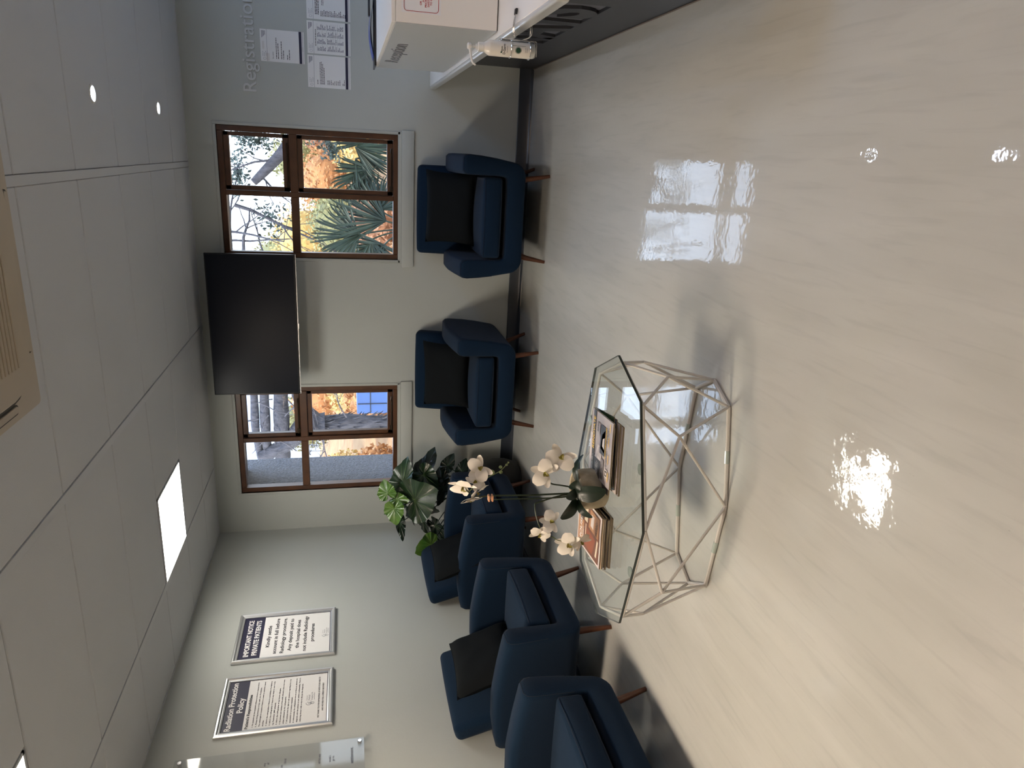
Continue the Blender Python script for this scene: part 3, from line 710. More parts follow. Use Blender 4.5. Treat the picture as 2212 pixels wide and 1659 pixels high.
LV = [((-2.661, 5.12, .92), (-2.55, 5.05, .745), .190, 0, (.25, -1, .45)), ((-2.567, 5.25, 1.001), (-2.35, 5.3, .964), .125, 0, (.4, -.7, .8)), ((-2.582, 5.35, .848), (-2.342, 5.46, .723), .105, 1, (.3, -.8, .6)), ((-2.521, 5.3, .830), (-2.595, 5.2, .715), .10, 0, (.4, -1, .3)),
      ((-2.60, 5.15, 1.13), (-2.50, 5.2, 1.165), .085, 2, (-.2, -1, .35)), ((-2.688, 5.05, 1.081), (-2.812, 5.0, 1.075), .085, 2, (0, -1, .4)), ((-2.735, 5.2, 1.080), (-2.79, 5.15, 1.155), .06, 2, (-.2, -1, .2)), ((-2.84, 5.1, 1.031), (-2.957, 5.0, 1.02), .042, 1, (0, -1, .1)),
      ((-3.02, 5.02, .785), (-3.03, 4.93, .925), .105, 2, (.5, -1, .1)), ((-2.813, 5.3, .965), (-3.01, 5.3, .90), .05, 1, (.1, -.5, 1)), ((-2.89, 5.22, .845), (-3.03, 5.15, .787), .055, 1, (.1, -.6, .8)), ((-2.93, 5.18, .74), (-3.04, 5.10, .64), .05, 1, (.4, -1, .5)),
      ((-2.622, 5.35, .672), (-2.49, 5.42, .668), .075, 1, (.3, -1, .4)), ((-2.531, 5.35, .504), (-2.44, 5.42, .456), .055, 1, (.3, -1, .3)), ((-2.645, 5.3, .657), (-2.794, 5.25, .716), .065, 1, (-.3, -.7, .7)), ((-2.640, 5.12, 1.062), (-2.625, 5.05, .965), .055, 2, (.6, -1, .3)),
      ((-3.02, 5.2, .745), (-3.07, 5.12, .66), .055, 1, (.3, -1, .3)), ((-2.74, 5.22, .83), (-2.80, 5.14, .72), .08, 1, (-.2, -1, .4)), ((-2.50, 5.4, .62), (-2.40, 5.44, .56), .06, 1, (.5, -1, .4)), ((-2.68, 5.3, .56), (-2.60, 5.2, .50), .07, 1, (.2, -1, .4))]
TAB = [(0, 1.0), (14, .83), (30, .68), (48, .60), (70, .56), (95, .55), (120, .56), (142, .55), (158, .47), (170, .28), (180, .10)]
def rad(a):
    a = abs(a)
    for (p, q), (r_, s_) in zip(TAB, TAB[1:]):
        if a <= r_: return q + (s_ - q) * (a - p) / (r_ - p)
    return .1
for li, (A, Tp, hw, kind, N) in enumerate(LV):
    A = Vector(A); Tp = Vector(Tp); y = Tp - A; L = y.length; y.normalize(); x = y.cross(Vector(N)).normalized(); nz_ = x.cross(y)
    kx = hw / (.56 * L)
    def pos(ang, k, lift=0):
        a = math.radians(ang); r = rad(ang) * L * k
        X = math.sin(a) * r * kx; Y = math.cos(a) * r
        zz = .16 * abs(X) - .10 * (Y / L) ** 2 * L + .012 * k * k * math.sin(a * 7 + li) * (L / .2) + .006 * k * math.sin(a * 18)
        return A + x * X + y * Y + nz_ * (zz + lift)
    na, nr = 48, 7; vs = [tuple(A)]; fs = []
    for j in range(1, nr + 1):
        for i in range(na): vs.append(tuple(pos(-180 + 360 * i / na, j / nr)))
    for i in range(na):
        fs.append((0, 1 + i, 1 + (i + 1) % na))
        for j in range(nr - 1): fs.append((1 + j * na + i, 1 + (j + 1) * na + i, 1 + (j + 1) * na + (i + 1) % na, 1 + j * na + (i + 1) % na))
    lf = MB().add(vs, fs).build('leaf', [M_leafA, M_leafB, M_leafC][kind], t, angle=80)
    vm = MB()
    for ang in (0, 22, -22, 45, -45, 72, -72, 105, -105, 140, -140):
        k0 = 0.02
        pts = [pos(ang * (.75 + .25 * k / 6), .93 * k / 6 + k0, .0012) for k in range(7)]
        vm.tube(pts, [(.0026 if ang == 0 else .0016) * (1 - .75 * k / 6) * (L / .2) ** .5 for k in range(7)], 5)
    vm.build('vein', M_veinB if kind == 1 else M_vein, lf)
    b0 = pc + Vector((random.Random(li).uniform(-.07, .07), random.Random(li + 9).uniform(-.07, .07), .30))
    mid = (b0 + A) / 2 + Vector((0, .03, .10 * (A.z - .3)))
    q = bez([b0, mid, A - nz_ * .004], 8)
    MB().tube(q, [.0065 * (1 - .55 * i / len(q)) for i in range(len(q))], 8).build('stem', M_leafB if li % 3 else M_leafA, t)

# ------------------------------------------------------------------ television
M_screen = mat('tv_screen', (.006, .008, .014, 1), .3, spec=.12)
M_silver = mat('tv_silver', (.6, .6, .62, 1), .25, metal=.9)
tx0, tx1, tz0, tz1, ty = -1.832, -.758, 1.780, 2.410, 5.42
t = thing('television', ((tx0 + tx1) / 2, ty, tz0), 'large black flat television hung high on the wall between the two windows', 'television')
MB().box((tx0, ty, tz0), (tx1, ty + .022, tz1), bev=.004).soft(((tx0 + tx1) / 2, ty + .04, (tz0 + tz1) / 2 - .03), (.40, .035, .22), .03).build('casing', M_black, t)
MB().box((tx0 + .009, ty - .0012, tz0 + .016), (tx1 - .009, ty + .002, tz1 - .009)).build('screen', M_screen, t, smooth=False)
MB().box((tx0, ty - .003, tz0 - .003), (tx1, ty + .02, tz0 + .004), bev=.001).build('lower_trim', M_silver, t, smooth=False)
MB().box(((tx0 + tx1) / 2 - .02, ty - .0045, tz0 - .008), ((tx0 + tx1) / 2 + .02, ty - .001, tz0 + .004), bev=.001, seg=1).build('logo_tab', M_silver, t, smooth=False)
MB().box((-1.38, ty + .07, 1.98), (-1.21, D - .003, 2.22), bev=.004).box((-1.40, D - .02, 1.92), (-1.19, D - .003, 2.28), bev=.004).build('wall_bracket', M_black, t)

# ------------------------------------------------------------------ framed notices on the left wall
LR = Vector((0, 1, 0)); LU = RZ                     # reading right / up on the left wall (normal +x)
def snap_frame(name, y0, y1, z0, z1, lb):
    t = thing(name, (XL, (y0 + y1) / 2, z0), lb, 'framed notice')
    fw = .034; prof = [(0, 0), (0, .012), (.006, .019), (.014, .020), (.021, .014), (.0225, .0115), (.026, .0125), (.034, .0095), (.034, .004)]
    cs = [((y0, z0), (1, 1)), ((y1, z0), (-1, 1)), ((y1, z1), (-1, -1)), ((y0, z1), (1, -1))]
    for i in range(4):
        (a, da), (b, db) = cs[i], cs[(i + 1) % 4]
        vs = []
        for (p, d) in ((a, da), (b, db)):
            for u, hgt in prof: vs.append((XL + hgt + .0005, p[0] + d[0] * u, p[1] + d[1] * u))
        k = len(prof); fs = [(j, j + 1, k + j + 1, k + j) for j in range(k - 1)]
        MB().add(vs, fs).build('frame_profile', M_alu, t, angle=20)
    MB().box((XL, y0 + .004, z0 + .004), (XL + .003, y1 - .004, z1 - .004)).build('backing', M_black, t, smooth=False)
    return t, y0 + fw, y1 - fw, z0 + fw, z1 - fw
def logo(mb, O, k, mi):
    """three curled strokes beside 'Centre of Medical Imaging SA'"""
    O = Vector(O)
    for j, (dy, dz, s) in enumerate(((0, 0, 1), (.006, -.004, .8), (.002, -.012, .7))):
        pts = []
        for i in range(13):
            a = math.radians(60 + 25 * i); r = .008 * s * (1 - .03 * i)
            pts.append(O + LR * ((-.016 + dy + r * math.cos(a)) * k) + RZ * ((.012 + dz + r * 1.3 * math.sin(a)) * k) + RX * .0008)
        mb.tube(pts, .0006 * k, 4, mi)
    text(mb, 'Centre of', O + RZ * .018 * k, LR, LU, .004 * k, mi=mi, bold=0)
    text(mb, 'Medical', O + RZ * .009 * k, LR, LU, .006 * k, mi=mi, bold=0)
    text(mb, 'Imaging SA', O, LR, LU, .006 * k, mi=mi, bold=0)
    card(mb, O - RZ * .006 * k, LR, LU, .035 * k, .0012 * k, mi, .0008)
XP = XL + .0045
def poster(t, y0, y1, z0, z1, head):
    MB().box((XL + .003, y0, z0), (XP, y1, z1)).build('poster_border', M_navyink, t, smooth=False)
    m = MB(); card(m, (XP, y0 + .004, z0 + .004), LR, LU, y1 - y0 - .008, z1 - z0 - head - .004, 0, .0003); m.build('poster_sheet', M_paper, t, smooth=False)
t, a, b, c, d = snap_frame('framed_notice', 3.964, 4.463, 1.536, 2.178, 'silver framed notice reading important notice private patients, beside the window wall corner')
poster(t, a, b, c, d, .135); mb = MB(); cm = (a + b) / 2
text(mb, 'IMPORTANT NOTICE', (XP, cm, d - .062), LR, LU, .030, .375, 'C', .03, mi=0); text(mb, 'PRIVATE PATIENTS', (XP, cm, d - .112), LR, LU, .030, .36, 'C', .03, mi=0)
mb.build('title_lettering', M_whiteink, t, smooth=False, merge=0); mb = MB()
for k, (s_, w_) in enumerate((('Kindly settle', .225), ('account in full before', .37), ('Radiology procedure.', .37), ('Any deposit paid to', .34), ('the hospital does', .30), ('not include Radiology', .37), ('procedures', .19))):
    text(mb, s_, (XP, cm, d - .185 - .047 * k), LR, LU, .022, w_, 'C', .025, lift=.0009)
mb.build('body_lettering', M_ink, t, smooth=False, merge=0); mb = MB(); logo(mb, (XP, cm - .02, c + .02), 1.5, 0); mb.build('logo_print', M_greyink, t, smooth=False, merge=0)

t, a, b, c, d = snap_frame('framed_notice', 3.357, 3.832, 1.541, 2.186, 'silver framed notice reading radiation protection policy, nearer the clear acrylic sign')
poster(t, a, b, c, d, .115); mb = MB(); cm = (a + b) / 2
text(mb, 'Radiation Protection', (XP, cm, d - .048), LR, LU, .031, .385, 'C', .028); text(mb, 'Policy', (XP, cm, d - .098), LR, LU, .031, .12, 'C', .028)
mb.build('title_lettering', M_whiteink, t, smooth=False, merge=0); mb = MB()
text(mb, "Patient's Responsibilities", (XP, a + .012, d - .142), LR, LU, .0155, .27, 'L', .028, lift=.0009)
LN = ["1. No patients can be accepted without a doctor's request form.", "2. Always bring previous x-rays with you if available.", "The radiologist to compare if there is a need to minimise repeat", "studies.",
      "3. Inform the radiographer if there is a possibility of pregnancy", "4. Inform the radiographer if there is any metal in your body", "e.g. Pacemaker (MRI patients).", "5. Inform the radiographer of any known allergies.",
      "6. No parents and members of the public allowed in the x-ray room", "unless indicated by the radiographer.", "7. All patients have the right to ask questions regarding the x-ray", "examination or procedure requested.",
      "8. Unfortunately, the radiographers are not at liberty to discuss any", "diagnosis with the patients as per patient confidentiality. There is", "referring doctor with x-ray to discuss the diagnosis."]
for k, s_ in enumerate(LN): text(mb, s_, (XP, a + .018, d - .170 - .0186 * k), LR, LU, .0062, min(.365, .0059 * len(s_)), 'L', .03, lift=.0009)
text(mb, 'WE THANK YOU FOR ENTRUSTING US WITH YOUR HEALTH', (XP, cm, c + .045), LR, LU, .0085, .34, 'C', .03, lift=.0009)
text(mb, 'AND WE WISH YOU A SPEEDY RECOVERY', (XP, cm, c + .022), LR, LU, .0085, .235, 'C', .03, lift=.0009)
mb.build('body_lettering', M_ink, t, smooth=False, merge=0); mb = MB(); logo(mb, (XP, cm - .02, c + .085), 1.7, 0); mb.build('logo_print', M_greyink, t, smooth=False, merge=0)

# clear acrylic sign
M_acr = glassy('acrylic', (.93, .935, .94, 1), .05)
t = thing('acrylic_sign', (XL, 2.75, 1.368), 'clear acrylic wall sign on steel stand-offs, cut off by the frame edge', 'sign')
MB().box((XL + .026, 2.30, 1.368), (XL + .031, 3.214, 2.345), bev=.001, seg=1).build('acrylic_panel', M_acr, t, smooth=False)
for y, zz in ((3.182, 1.392), (3.186, 2.318), (2.33, 1.392), (2.33, 2.318)):
    MB().lathe([(.009, 0), (.009, .026), (.012, .0315), (.012, .037), (.009, .040), (0, .040)], (0, 0, 0), 20, M=Matrix.Translation((XL, y, zz)) @ Matrix.Rotation(math.pi / 2, 4, 'Y')).build('stand_off', M_chrome, t)
mb = MB(); xa = XL + .031
for s_, y, zz, cp_ in (('settlement.', 3.150, 1.428, .017), ('ge to', 3.105, 1.528, .0115), ("week's", 3.112, 1.545, .0115), ('ed by any', 3.130, 1.600, .0115), ('third', 3.128, 1.776, .0115), ('ite', 3.09, 1.792, .0115), ('of', 3.118, 1.862, .0115), ('any', 3.118, 1.880, .0115)):
    text(mb, s_, (xa, y, zz), LR, LU, cp_, align='R', lift=.0006)
mb.build('sign_lettering', M_navyink, t, smooth=False, merge=0)

# ------------------------------------------------------------------ reception end of the window wall
BR = Vector((1, 0, 0)); M_letter = mat('wall_letter', (.54, .55, .55, 1), .35)
mb = MB(); text(mb, 'Registration', (.352, D, 2.012), BR, RZ,   .088, .62, 'L', .006, ext=.010, lift=.0)
tag(mb.build('wall_lettering', M_letter, smooth=False, merge=0), 'raised pale grey letters spelling Registration on the window wall', 'lettering')
PP = [((.558, 1.678), (.206, .294), 'single', 'lone paper notice with scuffed tape under the raised lettering, above the row of sheets'),
      ((.411, 1.361), (.213, .297), 'list', 'taped sheet with a short list, end of the row nearest the window'),
      ((.634, 1.358), (.210, .297), 'table', 'taped sheet printed with a grey table, in the middle of the row'),
      ((.856, 1.356), (.210, .297), 'long', 'taped sheet with a long list, end of the row above the white cabinet')]
for (x, z_), (w, h), kd, lb in PP:
    o = MB().box((x, D - .0012, z_), (x + w, D - .0002, z_ + h)).build('paper_notice', M_paper, smooth=False); tag(o, lb, 'notice', 'paper notices on the window wall')
    rg = random.Random(kd); mb = MB(); yy = D - .0012
    card(mb, (x, yy, z_ + .016), BR, RZ, w, .018, 1, .0004); card(mb, (x, yy, z_ + .008), BR, RZ, w, .002, 1, .0004)
    card(mb, (x, yy, z_ + h - .045), BR, RZ, w, .0016, 2, .0004)
    for k in range(4): card(mb, (x + w - .055 + .006 * k, yy, z_ + h - .014 - .0065 * k), BR, RZ, .045 - .006 * k, .0035, 2, .0004)
    for k, s_ in enumerate(('Centre of', 'Medical', 'Imaging SA')): text(mb, s_, (x + .032, yy, z_ + h - .016 - .0105 * k), BR, RZ, .0055, mi=2, bold=0)
    mb.tube([(x + .018 + .007 * math.cos(a_ * .6), yy - .0006, z_ + h - .026 + .010 * math.sin(a_ * .6)) for a_ in range(11)], .0007, 4, 2)
    if kd == 'single':
        text(mb, 'Dear patients', (x + .02, yy, z_ + h - .085), BR, RZ, .0055, mi=0)
        for k, (dz, l) in enumerate(((.108, .14), (.12, .105), (.142, .12), (.155, .06), (.182, .03), (.195, .065))): dashes(mb, (x + .02, yy, z_ + h - dz), BR, RZ, l, .0042, rg)
    elif kd == 'list':
        for k, (dz, l) in enumerate(((.07, .03), (.088, .15), (.097, .15), (.106, .14), (.115, .11), (.14, .03), (.152, .032), (.164, .032), (.176, .016), (.188, .026), (.200, .028), (.212, .034), (.224, .036), (.246, .015), (.256, .04))): dashes(mb, (x + .022, yy, z_ + h - dz), BR, RZ, l, .0038, rg)
    elif kd == 'long':
        for k in range(3): dashes(mb, (x + .03, yy, z_ + h - .062 - .010 * k), BR, RZ, .14, .005, rg)
        for k in range(17): dashes(mb, (x + .02, yy, z_ + h - .10 - .0102 * k), BR, RZ, rg.uniform(.02, .042), .0042, rg)
        for k in range(2): dashes(mb, (x + .09, yy, z_ + h - .105 - .009 * k), BR, RZ, .07, .003, rg)
    else:
        dashes(mb, (x + .05, yy, z_ + h - .06), BR, RZ, .11, .004, rg)
        rows = [.075, .11, .142, .168, .178, .188, .2, .214, .232]
        for r0, r1_ in zip(rows, rows[1:] + [.262]):
            for cx_ in (.02, .065, .11, .155):
                n_ = max(1, int((r1_ - r0) / .008))
                for q in range(n_): dashes(mb, (x + cx_, yy, z_ + h - r0 - .008 * q), BR, RZ, rg.uniform(.012, .036), .0042, rg, 2)
            card(mb, (x + .016, yy, z_ + h - r0 + .006), BR, RZ, .18, .0006, 0)
    mb.build('print', [M_ink, M_navyink, M_greyink], o, smooth=False, merge=0)
    if kd == 'single':
        mb = MB()
        for px, pz, sw, sh in ((.004, .235, .05, .022), (.078, .268, .05, .014), (.08, .004, .03, .012)):
            def f(u, v): return (x + px + u * sw, yy - .001 - .0015 * abs(math.sin(9 * u + 5 * v)), z_ + pz + v * sh)
            mb.grid(f, 8, 3)
        mb.build('tape', glassy('tape_film', (.92, .9, .88, 1), .12), o)

# reception desk
M_desk = mat('charcoal_laminate', lin(50, 51, 56), .45, noise_s=40, noise_a=.06); M_deskL = mat('grey_laminate', lin(98, 100, 108), .45); M_deskK = mat('letter_side', lin(40, 40, 43), .5)
M_top = mat('counter_white', (.80, .78, .76, 1), .3, coat=.2)
DX = .65; t = thing('reception_desk', (DX + .4, 3.7, 0), 'charcoal reception desk with a white counter top and recessed lettering on its front', 'reception desk')
y0, y1 = 2.02, D - .003; py0, py1, pz0, pz1 = 3.262, 5.10, .262, .64
mb = MB()
for a, c in (((y0, 0), (py0, .735)), ((py1, 0), (y1, .735)), ((py0, 0), (py1, pz0)), ((py0, pz1), (py1, .735))): mb.box((DX, a[0], a[1]), (DX + .018, c[0], c[1]))
mb.box((DX, y0, 0), (DX + .75, y0 + .018, .735)).box((DX + .018, y0 + .02, 0), (DX + .05, y1 - .01, .07))
mb.build('front_panel', M_desk, t, smooth=False)
MB().box((DX + .014, py0 - .01, pz0 - .01), (DX + .0175, py1 + .01, pz1 + .01)).build('recessed_plate', M_deskL, t, smooth=False)
DR = Vector((0, -1, 0)); mb = MB()
text(mb, 'X-RAYS', (DX + .0137, 5.06, .283), DR, RZ, .325, 1.70, 'L', .040, ext=.0145, lift=0)
mb.build('panel_lettering', M_desk, t, smooth=False, merge=0)
# counter with a rounded metallic-white front edge
cx0 = .455; mb = MB()
mb.box((cx0 + .018, 2.302, .740), (1.42, D - .003, .7845), bev=.002, seg=1); mb.build('countertop', M_top, t, angle=40)
M_edge = mat('satin_edge', (.62, .62, .61, 1), .30, metal=.45)
MB().box((cx0, 2.285, .738), (cx0 + .022, D - .003, .785), bev=.0105, seg=4).box((cx0 + .012, 2.285, .738), (1.42, 2.307, .785), bev=.0105, seg=4).build('counter_edge', M_edge, t, angle=40)
MB().box((1.36, 2.3, 0), (1.40, D - .02, .73)).build('rear_panel', M_desk, t, smooth=False)
MB().tube([(DX - .003, y0, .004), (DX - .003, D - .03, .004)], .004, 6).build('floor_bead', mat('sealant', lin(110, 100, 92), .6), t)

# white cabinet on the counter
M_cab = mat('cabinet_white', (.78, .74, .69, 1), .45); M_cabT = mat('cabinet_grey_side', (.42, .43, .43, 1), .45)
bx0, by0, by1, bz0, bz1 = .494, 3.157, 4.84, .7855, 1.219
t = thing('counter_cabinet', (.9, 4.1, bz0), 'white box cabinet standing on the reception counter with Reception lettered on its side', 'cabinet')
MB().box((bx0 + .0012, by0, bz0 + .003), (1.33, by1, bz1 - .018), bev=.0015, seg=1).build('cabinet_body', M_cab, t, smooth=False)
MB().box((bx0 + .004, by0 + .004, bz0 - .0002), (1.32, by1 - .004, bz0 + .004)).build('base_gap', M_dark, t, smooth=False)
MB().box((bx0, by0 - .001, bz1 - .017), (1.332, by1, bz1), bev=.002, seg=1).build('cabinet_top', M_cab, t, smooth=False)
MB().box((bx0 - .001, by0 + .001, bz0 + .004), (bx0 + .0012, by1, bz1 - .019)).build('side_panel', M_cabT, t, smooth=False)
mb = MB(); text(mb, 'Reception', (bx0 - .001, 4.50, 1.103), DR, RZ, .075, .75, 'L', -.004, ext=.002, lift=0); mb.build('side_lettering', mat('steel_letter', (.16, .16, .17, 1), .4, metal=.4), t, smooth=False, merge=0)
mb = MB(); card(mb, (.532, by0, 1.021), RX, RZ, .30, .158, 0, .0006)
M_red = mat('red_print', lin(170, 40, 44), .5); x_, z_, w_, h_, r_ = .539, 1.031, .286, .138, .012
mb.build('warning_label', M_paper, t, smooth=False); mb = MB()
pts = []
for cx_, cz_, a0 in ((x_ + w_ - r_, z_ + h_ - r_, 0), (x_ + r_, z_ + h_ - r_, 90), (x_ + r_, z_ + r_, 180), (x_ + w_ - r_, z_ + r_, 270)):
    for k in range(5): a_ = math.radians(a0 + 22.5 * k); pts.append((cx_ + r_ * math.cos(a_), by0 - .001, cz_ + r_ * math.sin(a_)))
mb.tube(pts + [pts[0]], .0013, 4, cap=False)
for s_, xa_, zz in (('OR THINK YOU ARE', .563, 1.099), ('INFORM STAFF', .575, 1.0885), ('PRIOR TO X-RAY', .556, 1.079), ('SAFETY CHECK', .558, 1.0685), ('TO ENSURE', .564, 1.058)): text(mb, s_, (xa_, by0, zz), RX, RZ, .0072, bold=.025, lift=.001)
mb.build('label_print', M_red, t, smooth=False, merge=0)

tr_ = MB(); z_ = bz1
tr_.box((.476, 4.59, z_ + .0005), (1.12, 4.838, z_ + .011), bev=.002); o = tr_.build('document_tray', M_black); tag(o, 'thin black document tray lying on top of the white cabinet', 'tray')
t = thing('clipboard', (.68, 4.70, bz1 + .0115), 'blue clipboard with a black clip lying on the black tray', 'clipboard')
M_blue = mat('blue_plastic', lin(44, 66, 148), .35); Mx = Matrix.Translation((.68, 4.66, bz1 + .0115)) @ Matrix.Rotation(math.radians(0), 4, 'Y')
def clipf(u, v): return (-.155 + .31 * u, -.05 + .22 * v, .004 + .022 * math.sin(math.pi * u) )
mb = MB(); mb.grid(clipf, 12, 6, M=Mx); mb.grid(lambda u, v: (-.155 + .31 * u, -.05 + .22 * v, .0005 + .016 * math.sin(math.pi * u)), 12, 6, M=Mx); mb.build('board', M_blue, t)
MB().box((.06, -.045, .022), (.15, .0, .034), bev=.004, M=Mx).build('clip', M_black, t)

# ------------------------------------------------------------------ sanitiser bottle and its wire holder
bc = Vector((.378, 2.80, 0)); bz = .712
M_bot = mat('bottle_white', (.74, .70, .64, 1), .35, coat=.2); M_clear = mat('bottle_clear_base', (.50, .50, .47, 1), .2, spec=.6); M_gr = mat('green_print', lin(14, 62, 44), .5)
t = thing('sanitiser_bottle', (bc.x, bc.y, bz), 'white pump bottle of hand sanitiser held in a wire holder on the desk edge', 'bottle')
r = .0272
MB().lathe([(0, 0), (r * .7, 0), (r * .93, .004), (r, .016), (r, .0225), (0, .0225)], (bc.x, bc.y, bz), 40).build('clear_base', M_clear, t)
MB().lathe([(0, .0226), (r, .0226), (r, .170), (r * .96, .176), (.0150, .193), (.0140, .196)], (bc.x, bc.y, bz), 40).build('bottle_body', M_bot, t)
MB().lathe([(.0140, .194), (.0165, .195), (.0165, .214), (.0095, .216), (.0095, .222), (.005, .224), (.005, .234), (.0035, .235), (.0035, .238), (.0105, .240), (.0115, .243), (.0115, .251), (.009, .254), (0, .2545)], (bc.x, bc.y, bz), 28).build('pump_cap', M_white, t)
nd = Vector((-.93, -.36, 0)).normalized(); p0 = Vector((bc.x, bc.y, bz + .246))
MB().tube([p0, p0 + nd * .05 + RZ * -.006, p0 + nd * .062 + RZ * -.010, p0 + nd * .070 + RZ * -.020], [.005, .004, .0036, .003], 10).build('pump_spout', M_white, t)
mb = MB(); vd = Vector((-.14, -1, 0)).normalized()
def onb(st, ang0, zc, cap_, mi=0, bold=.01, kx=.8):
    vs, fs = text_geo(st, bold); x0 = min(v[0] for v in vs); x1 = max(v[0] for v in vs); s = cap_ / CAP
    out = []
    for vx, vy in vs:
        a = math.atan2(vd.y, vd.x) + ((vx - (x0 + x1) / 2) * s * kx) / r + ang0
        out.append((bc.x + (r + .0006) * math.cos(a), bc.y + (r + .0006) * math.sin(a), bz + zc + vy * s))
    mb.add(out, fs, mi)
onb('D-Germ', 0, .116, .0095); onb('\u25cf', -.42, .128, .006, 1); onb('BRAUN', .0, .1275, .0045, 0, .03); onb('Hand disinfectant', 0, .1085, .0028); onb('Instant hand', .05, .040, .0028); onb('disinfectant', .05, .034, .0028)
for rr, mi, lf in ((.0118, 1, .0007), (.0105, 2, .0009), (.0095, 1, .0011)):
    out = [];
    for k in range(28):
        a_ = 2 * math.pi * k / 28; a = math.atan2(vd.y, vd.x) + rr * math.cos(a_) / r - .02
        out.append((bc.x + (r + lf) * math.cos(a), bc.y + (r + lf) * math.sin(a), bz + .068 + rr * math.sin(a_)))
    mb.add(out, [tuple(range(28))], mi)
for za, zb in ((.040, .092),):
    out = [(bc.x + (r + .0007) * math.cos(a), bc.y + (r + .0007) * math.sin(a), bz + q) for q in (za, zb) for a in [math.atan2(vd.y, vd.x) + .52 + d_ for d_ in (0, .04)]]
    mb.add(out, [(0, 1, 3, 2)], 1)
mb.build('label_print', [M_ink, M_gr, M_bot], t, smooth=False, merge=0)

bottle_t = t
t = thing('wire_holder', (bc.x + .04, bc.y, bz), 'chrome wire bottle holder hooked over the edge of the reception counter', 'holder')
mb = MB()
for zz in (.022, .094):
    mb.tube([(bc.x + .0300 * math.cos(a), bc.y + .0300 * math.sin(a), bz + zz) for a in [2 * math.pi * k / 32 for k in range(33)]], .0016, 8, cap=False)
xb = bc.x + .0325
for s in (-.012, .012): mb.tube([(bc.x - .02, bc.y + s, bz - .004), (xb - .004, bc.y + s, bz - .004), (xb, bc.y + s, bz), (xb, bc.y + s, bz + .135), (xb - .004, bc.y + s, bz + .14)], .0018, 8)
mb.box((xb - .001, bc.y - .016, bz + .10), (xb + .002, bc.y + .016, bz + .128), bev=.0008, seg=1)
for s in (-.010, .006): mb.tube(bez([(xb + .002, bc.y + s, bz + .10), (xb + .010, bc.y + s, .790), (xb + .04, bc.y + s, .797), (xb + .098, bc.y + s, .789)], 4), .002, 8)
mb.tube(bez([(xb + .002, bc.y - .012, bz + .05), (xb + .02, bc.y - .012, .730), (xb + .07, bc.y - .010, .733), (xb + .07, bc.y + .010, .733), (xb + .02, bc.y + .012, .730), (xb + .002, bc.y + .012, bz + .05)], 4), .0016, 8)
mb.build('wire_frame', M_chrome, t)
MB().tube([(xb + .085, bc.y - .010, .7915), (xb + .105, bc.y - .010, .790)], .0042, 10).build('rubber_tip', M_black, t)
MB().tube([(xb + .085, bc.y + .006, .7915), (xb + .105, bc.y + .006, .790)], .0042, 10).build('rubber_tip', M_black, t)

for o in (bottle_t, t):
    o.location.x += .004
# ------------------------------------------------------------------ air conditioner cassette
M_ac = mat('aircon_plastic', lin(172, 160, 142), .45); M_acd = mat('aircon_dark', lin(60, 54, 46), .6)
ax0, ax1, ay1 = -.925, .02, 2.69; ay0 = ay1 - .945; t = thing('air_conditioner', ((ax0 + ax1) / 2, (ay0 + ay1) / 2, HC - .045), 'cream ceiling cassette air conditioner with a slatted grille at the frame edge', 'air conditioner')
def rrect(x0, y0, x1, y1, r, n=5):
    out = []
    for cx_, cy_, a0 in ((x1 - r, y1 - r, 0), (x0 + r, y1 - r, 90), (x0 + r, y0 + r, 180), (x1 - r, y0 + r, 270)):
        for k in range(n + 1): a_ = math.radians(a0 + 90 * k / n); out.append((cx_ + r * math.cos(a_), cy_ + r * math.sin(a_)))
    return out
def stackr(mb, layers, mi=0):
    n = len(layers[0][0]); vs = [(x, y, z) for P, z in layers for x, y in P]
    fs = [(k * n + i, k * n + (i + 1) % n, (k + 1) * n + (i + 1) % n, (k + 1) * n + i) for k in range(len(layers) - 1) for i in range(n)]
    fs.append(tuple(range((len(layers) - 1) * n, len(layers) * n))); mb.add(vs, fs, mi)
mb = MB(); stackr(mb, [(rrect(ax0, ay0, ax1, ay1, .02), HC), (rrect(ax0, ay0, ax1, ay1, .02), HC - .012), (rrect(ax0 + .006, ay0 + .006, ax1 - .006, ay1 - .006, .02), HC - .02), (rrect(ax0 + .06, ay0 + .06, ax1 - .06, ay1 - .06, .06), HC - .026)]); mb.build('panel', M_ac, t, angle=25)
mb = MB(); g = .085
stackr(mb, [(rrect(ax0 + g, ay0 + g, ax1 - g, ay1 - g, .15), HC - .020), (rrect(ax0 + g, ay0 + g, ax1 - g, ay1 - g, .15), HC - .038), (rrect(ax0 + g + .008, ay0 + g + .008, ax1 - g - .008, ay1 - g - .008, .15), HC - .045), (rrect(ax0 + .17, ay0 + .17, ax1 - .17, ay1 - .17, .04), HC - .048)])
mb.build('cover', M_ac, t, angle=25)
mb = MB(); stackr(mb, [(rrect(ax0 + .068, ay0 + .068, ax1 - .068, ay1 - .068, .16), HC - .0255), (rrect(ax0 + .07, ay0 + .07, ax1 - .07, ay1 - .07, .16), HC - .029)]); mb.build('cover_gap', M_acd, t, smooth=False)
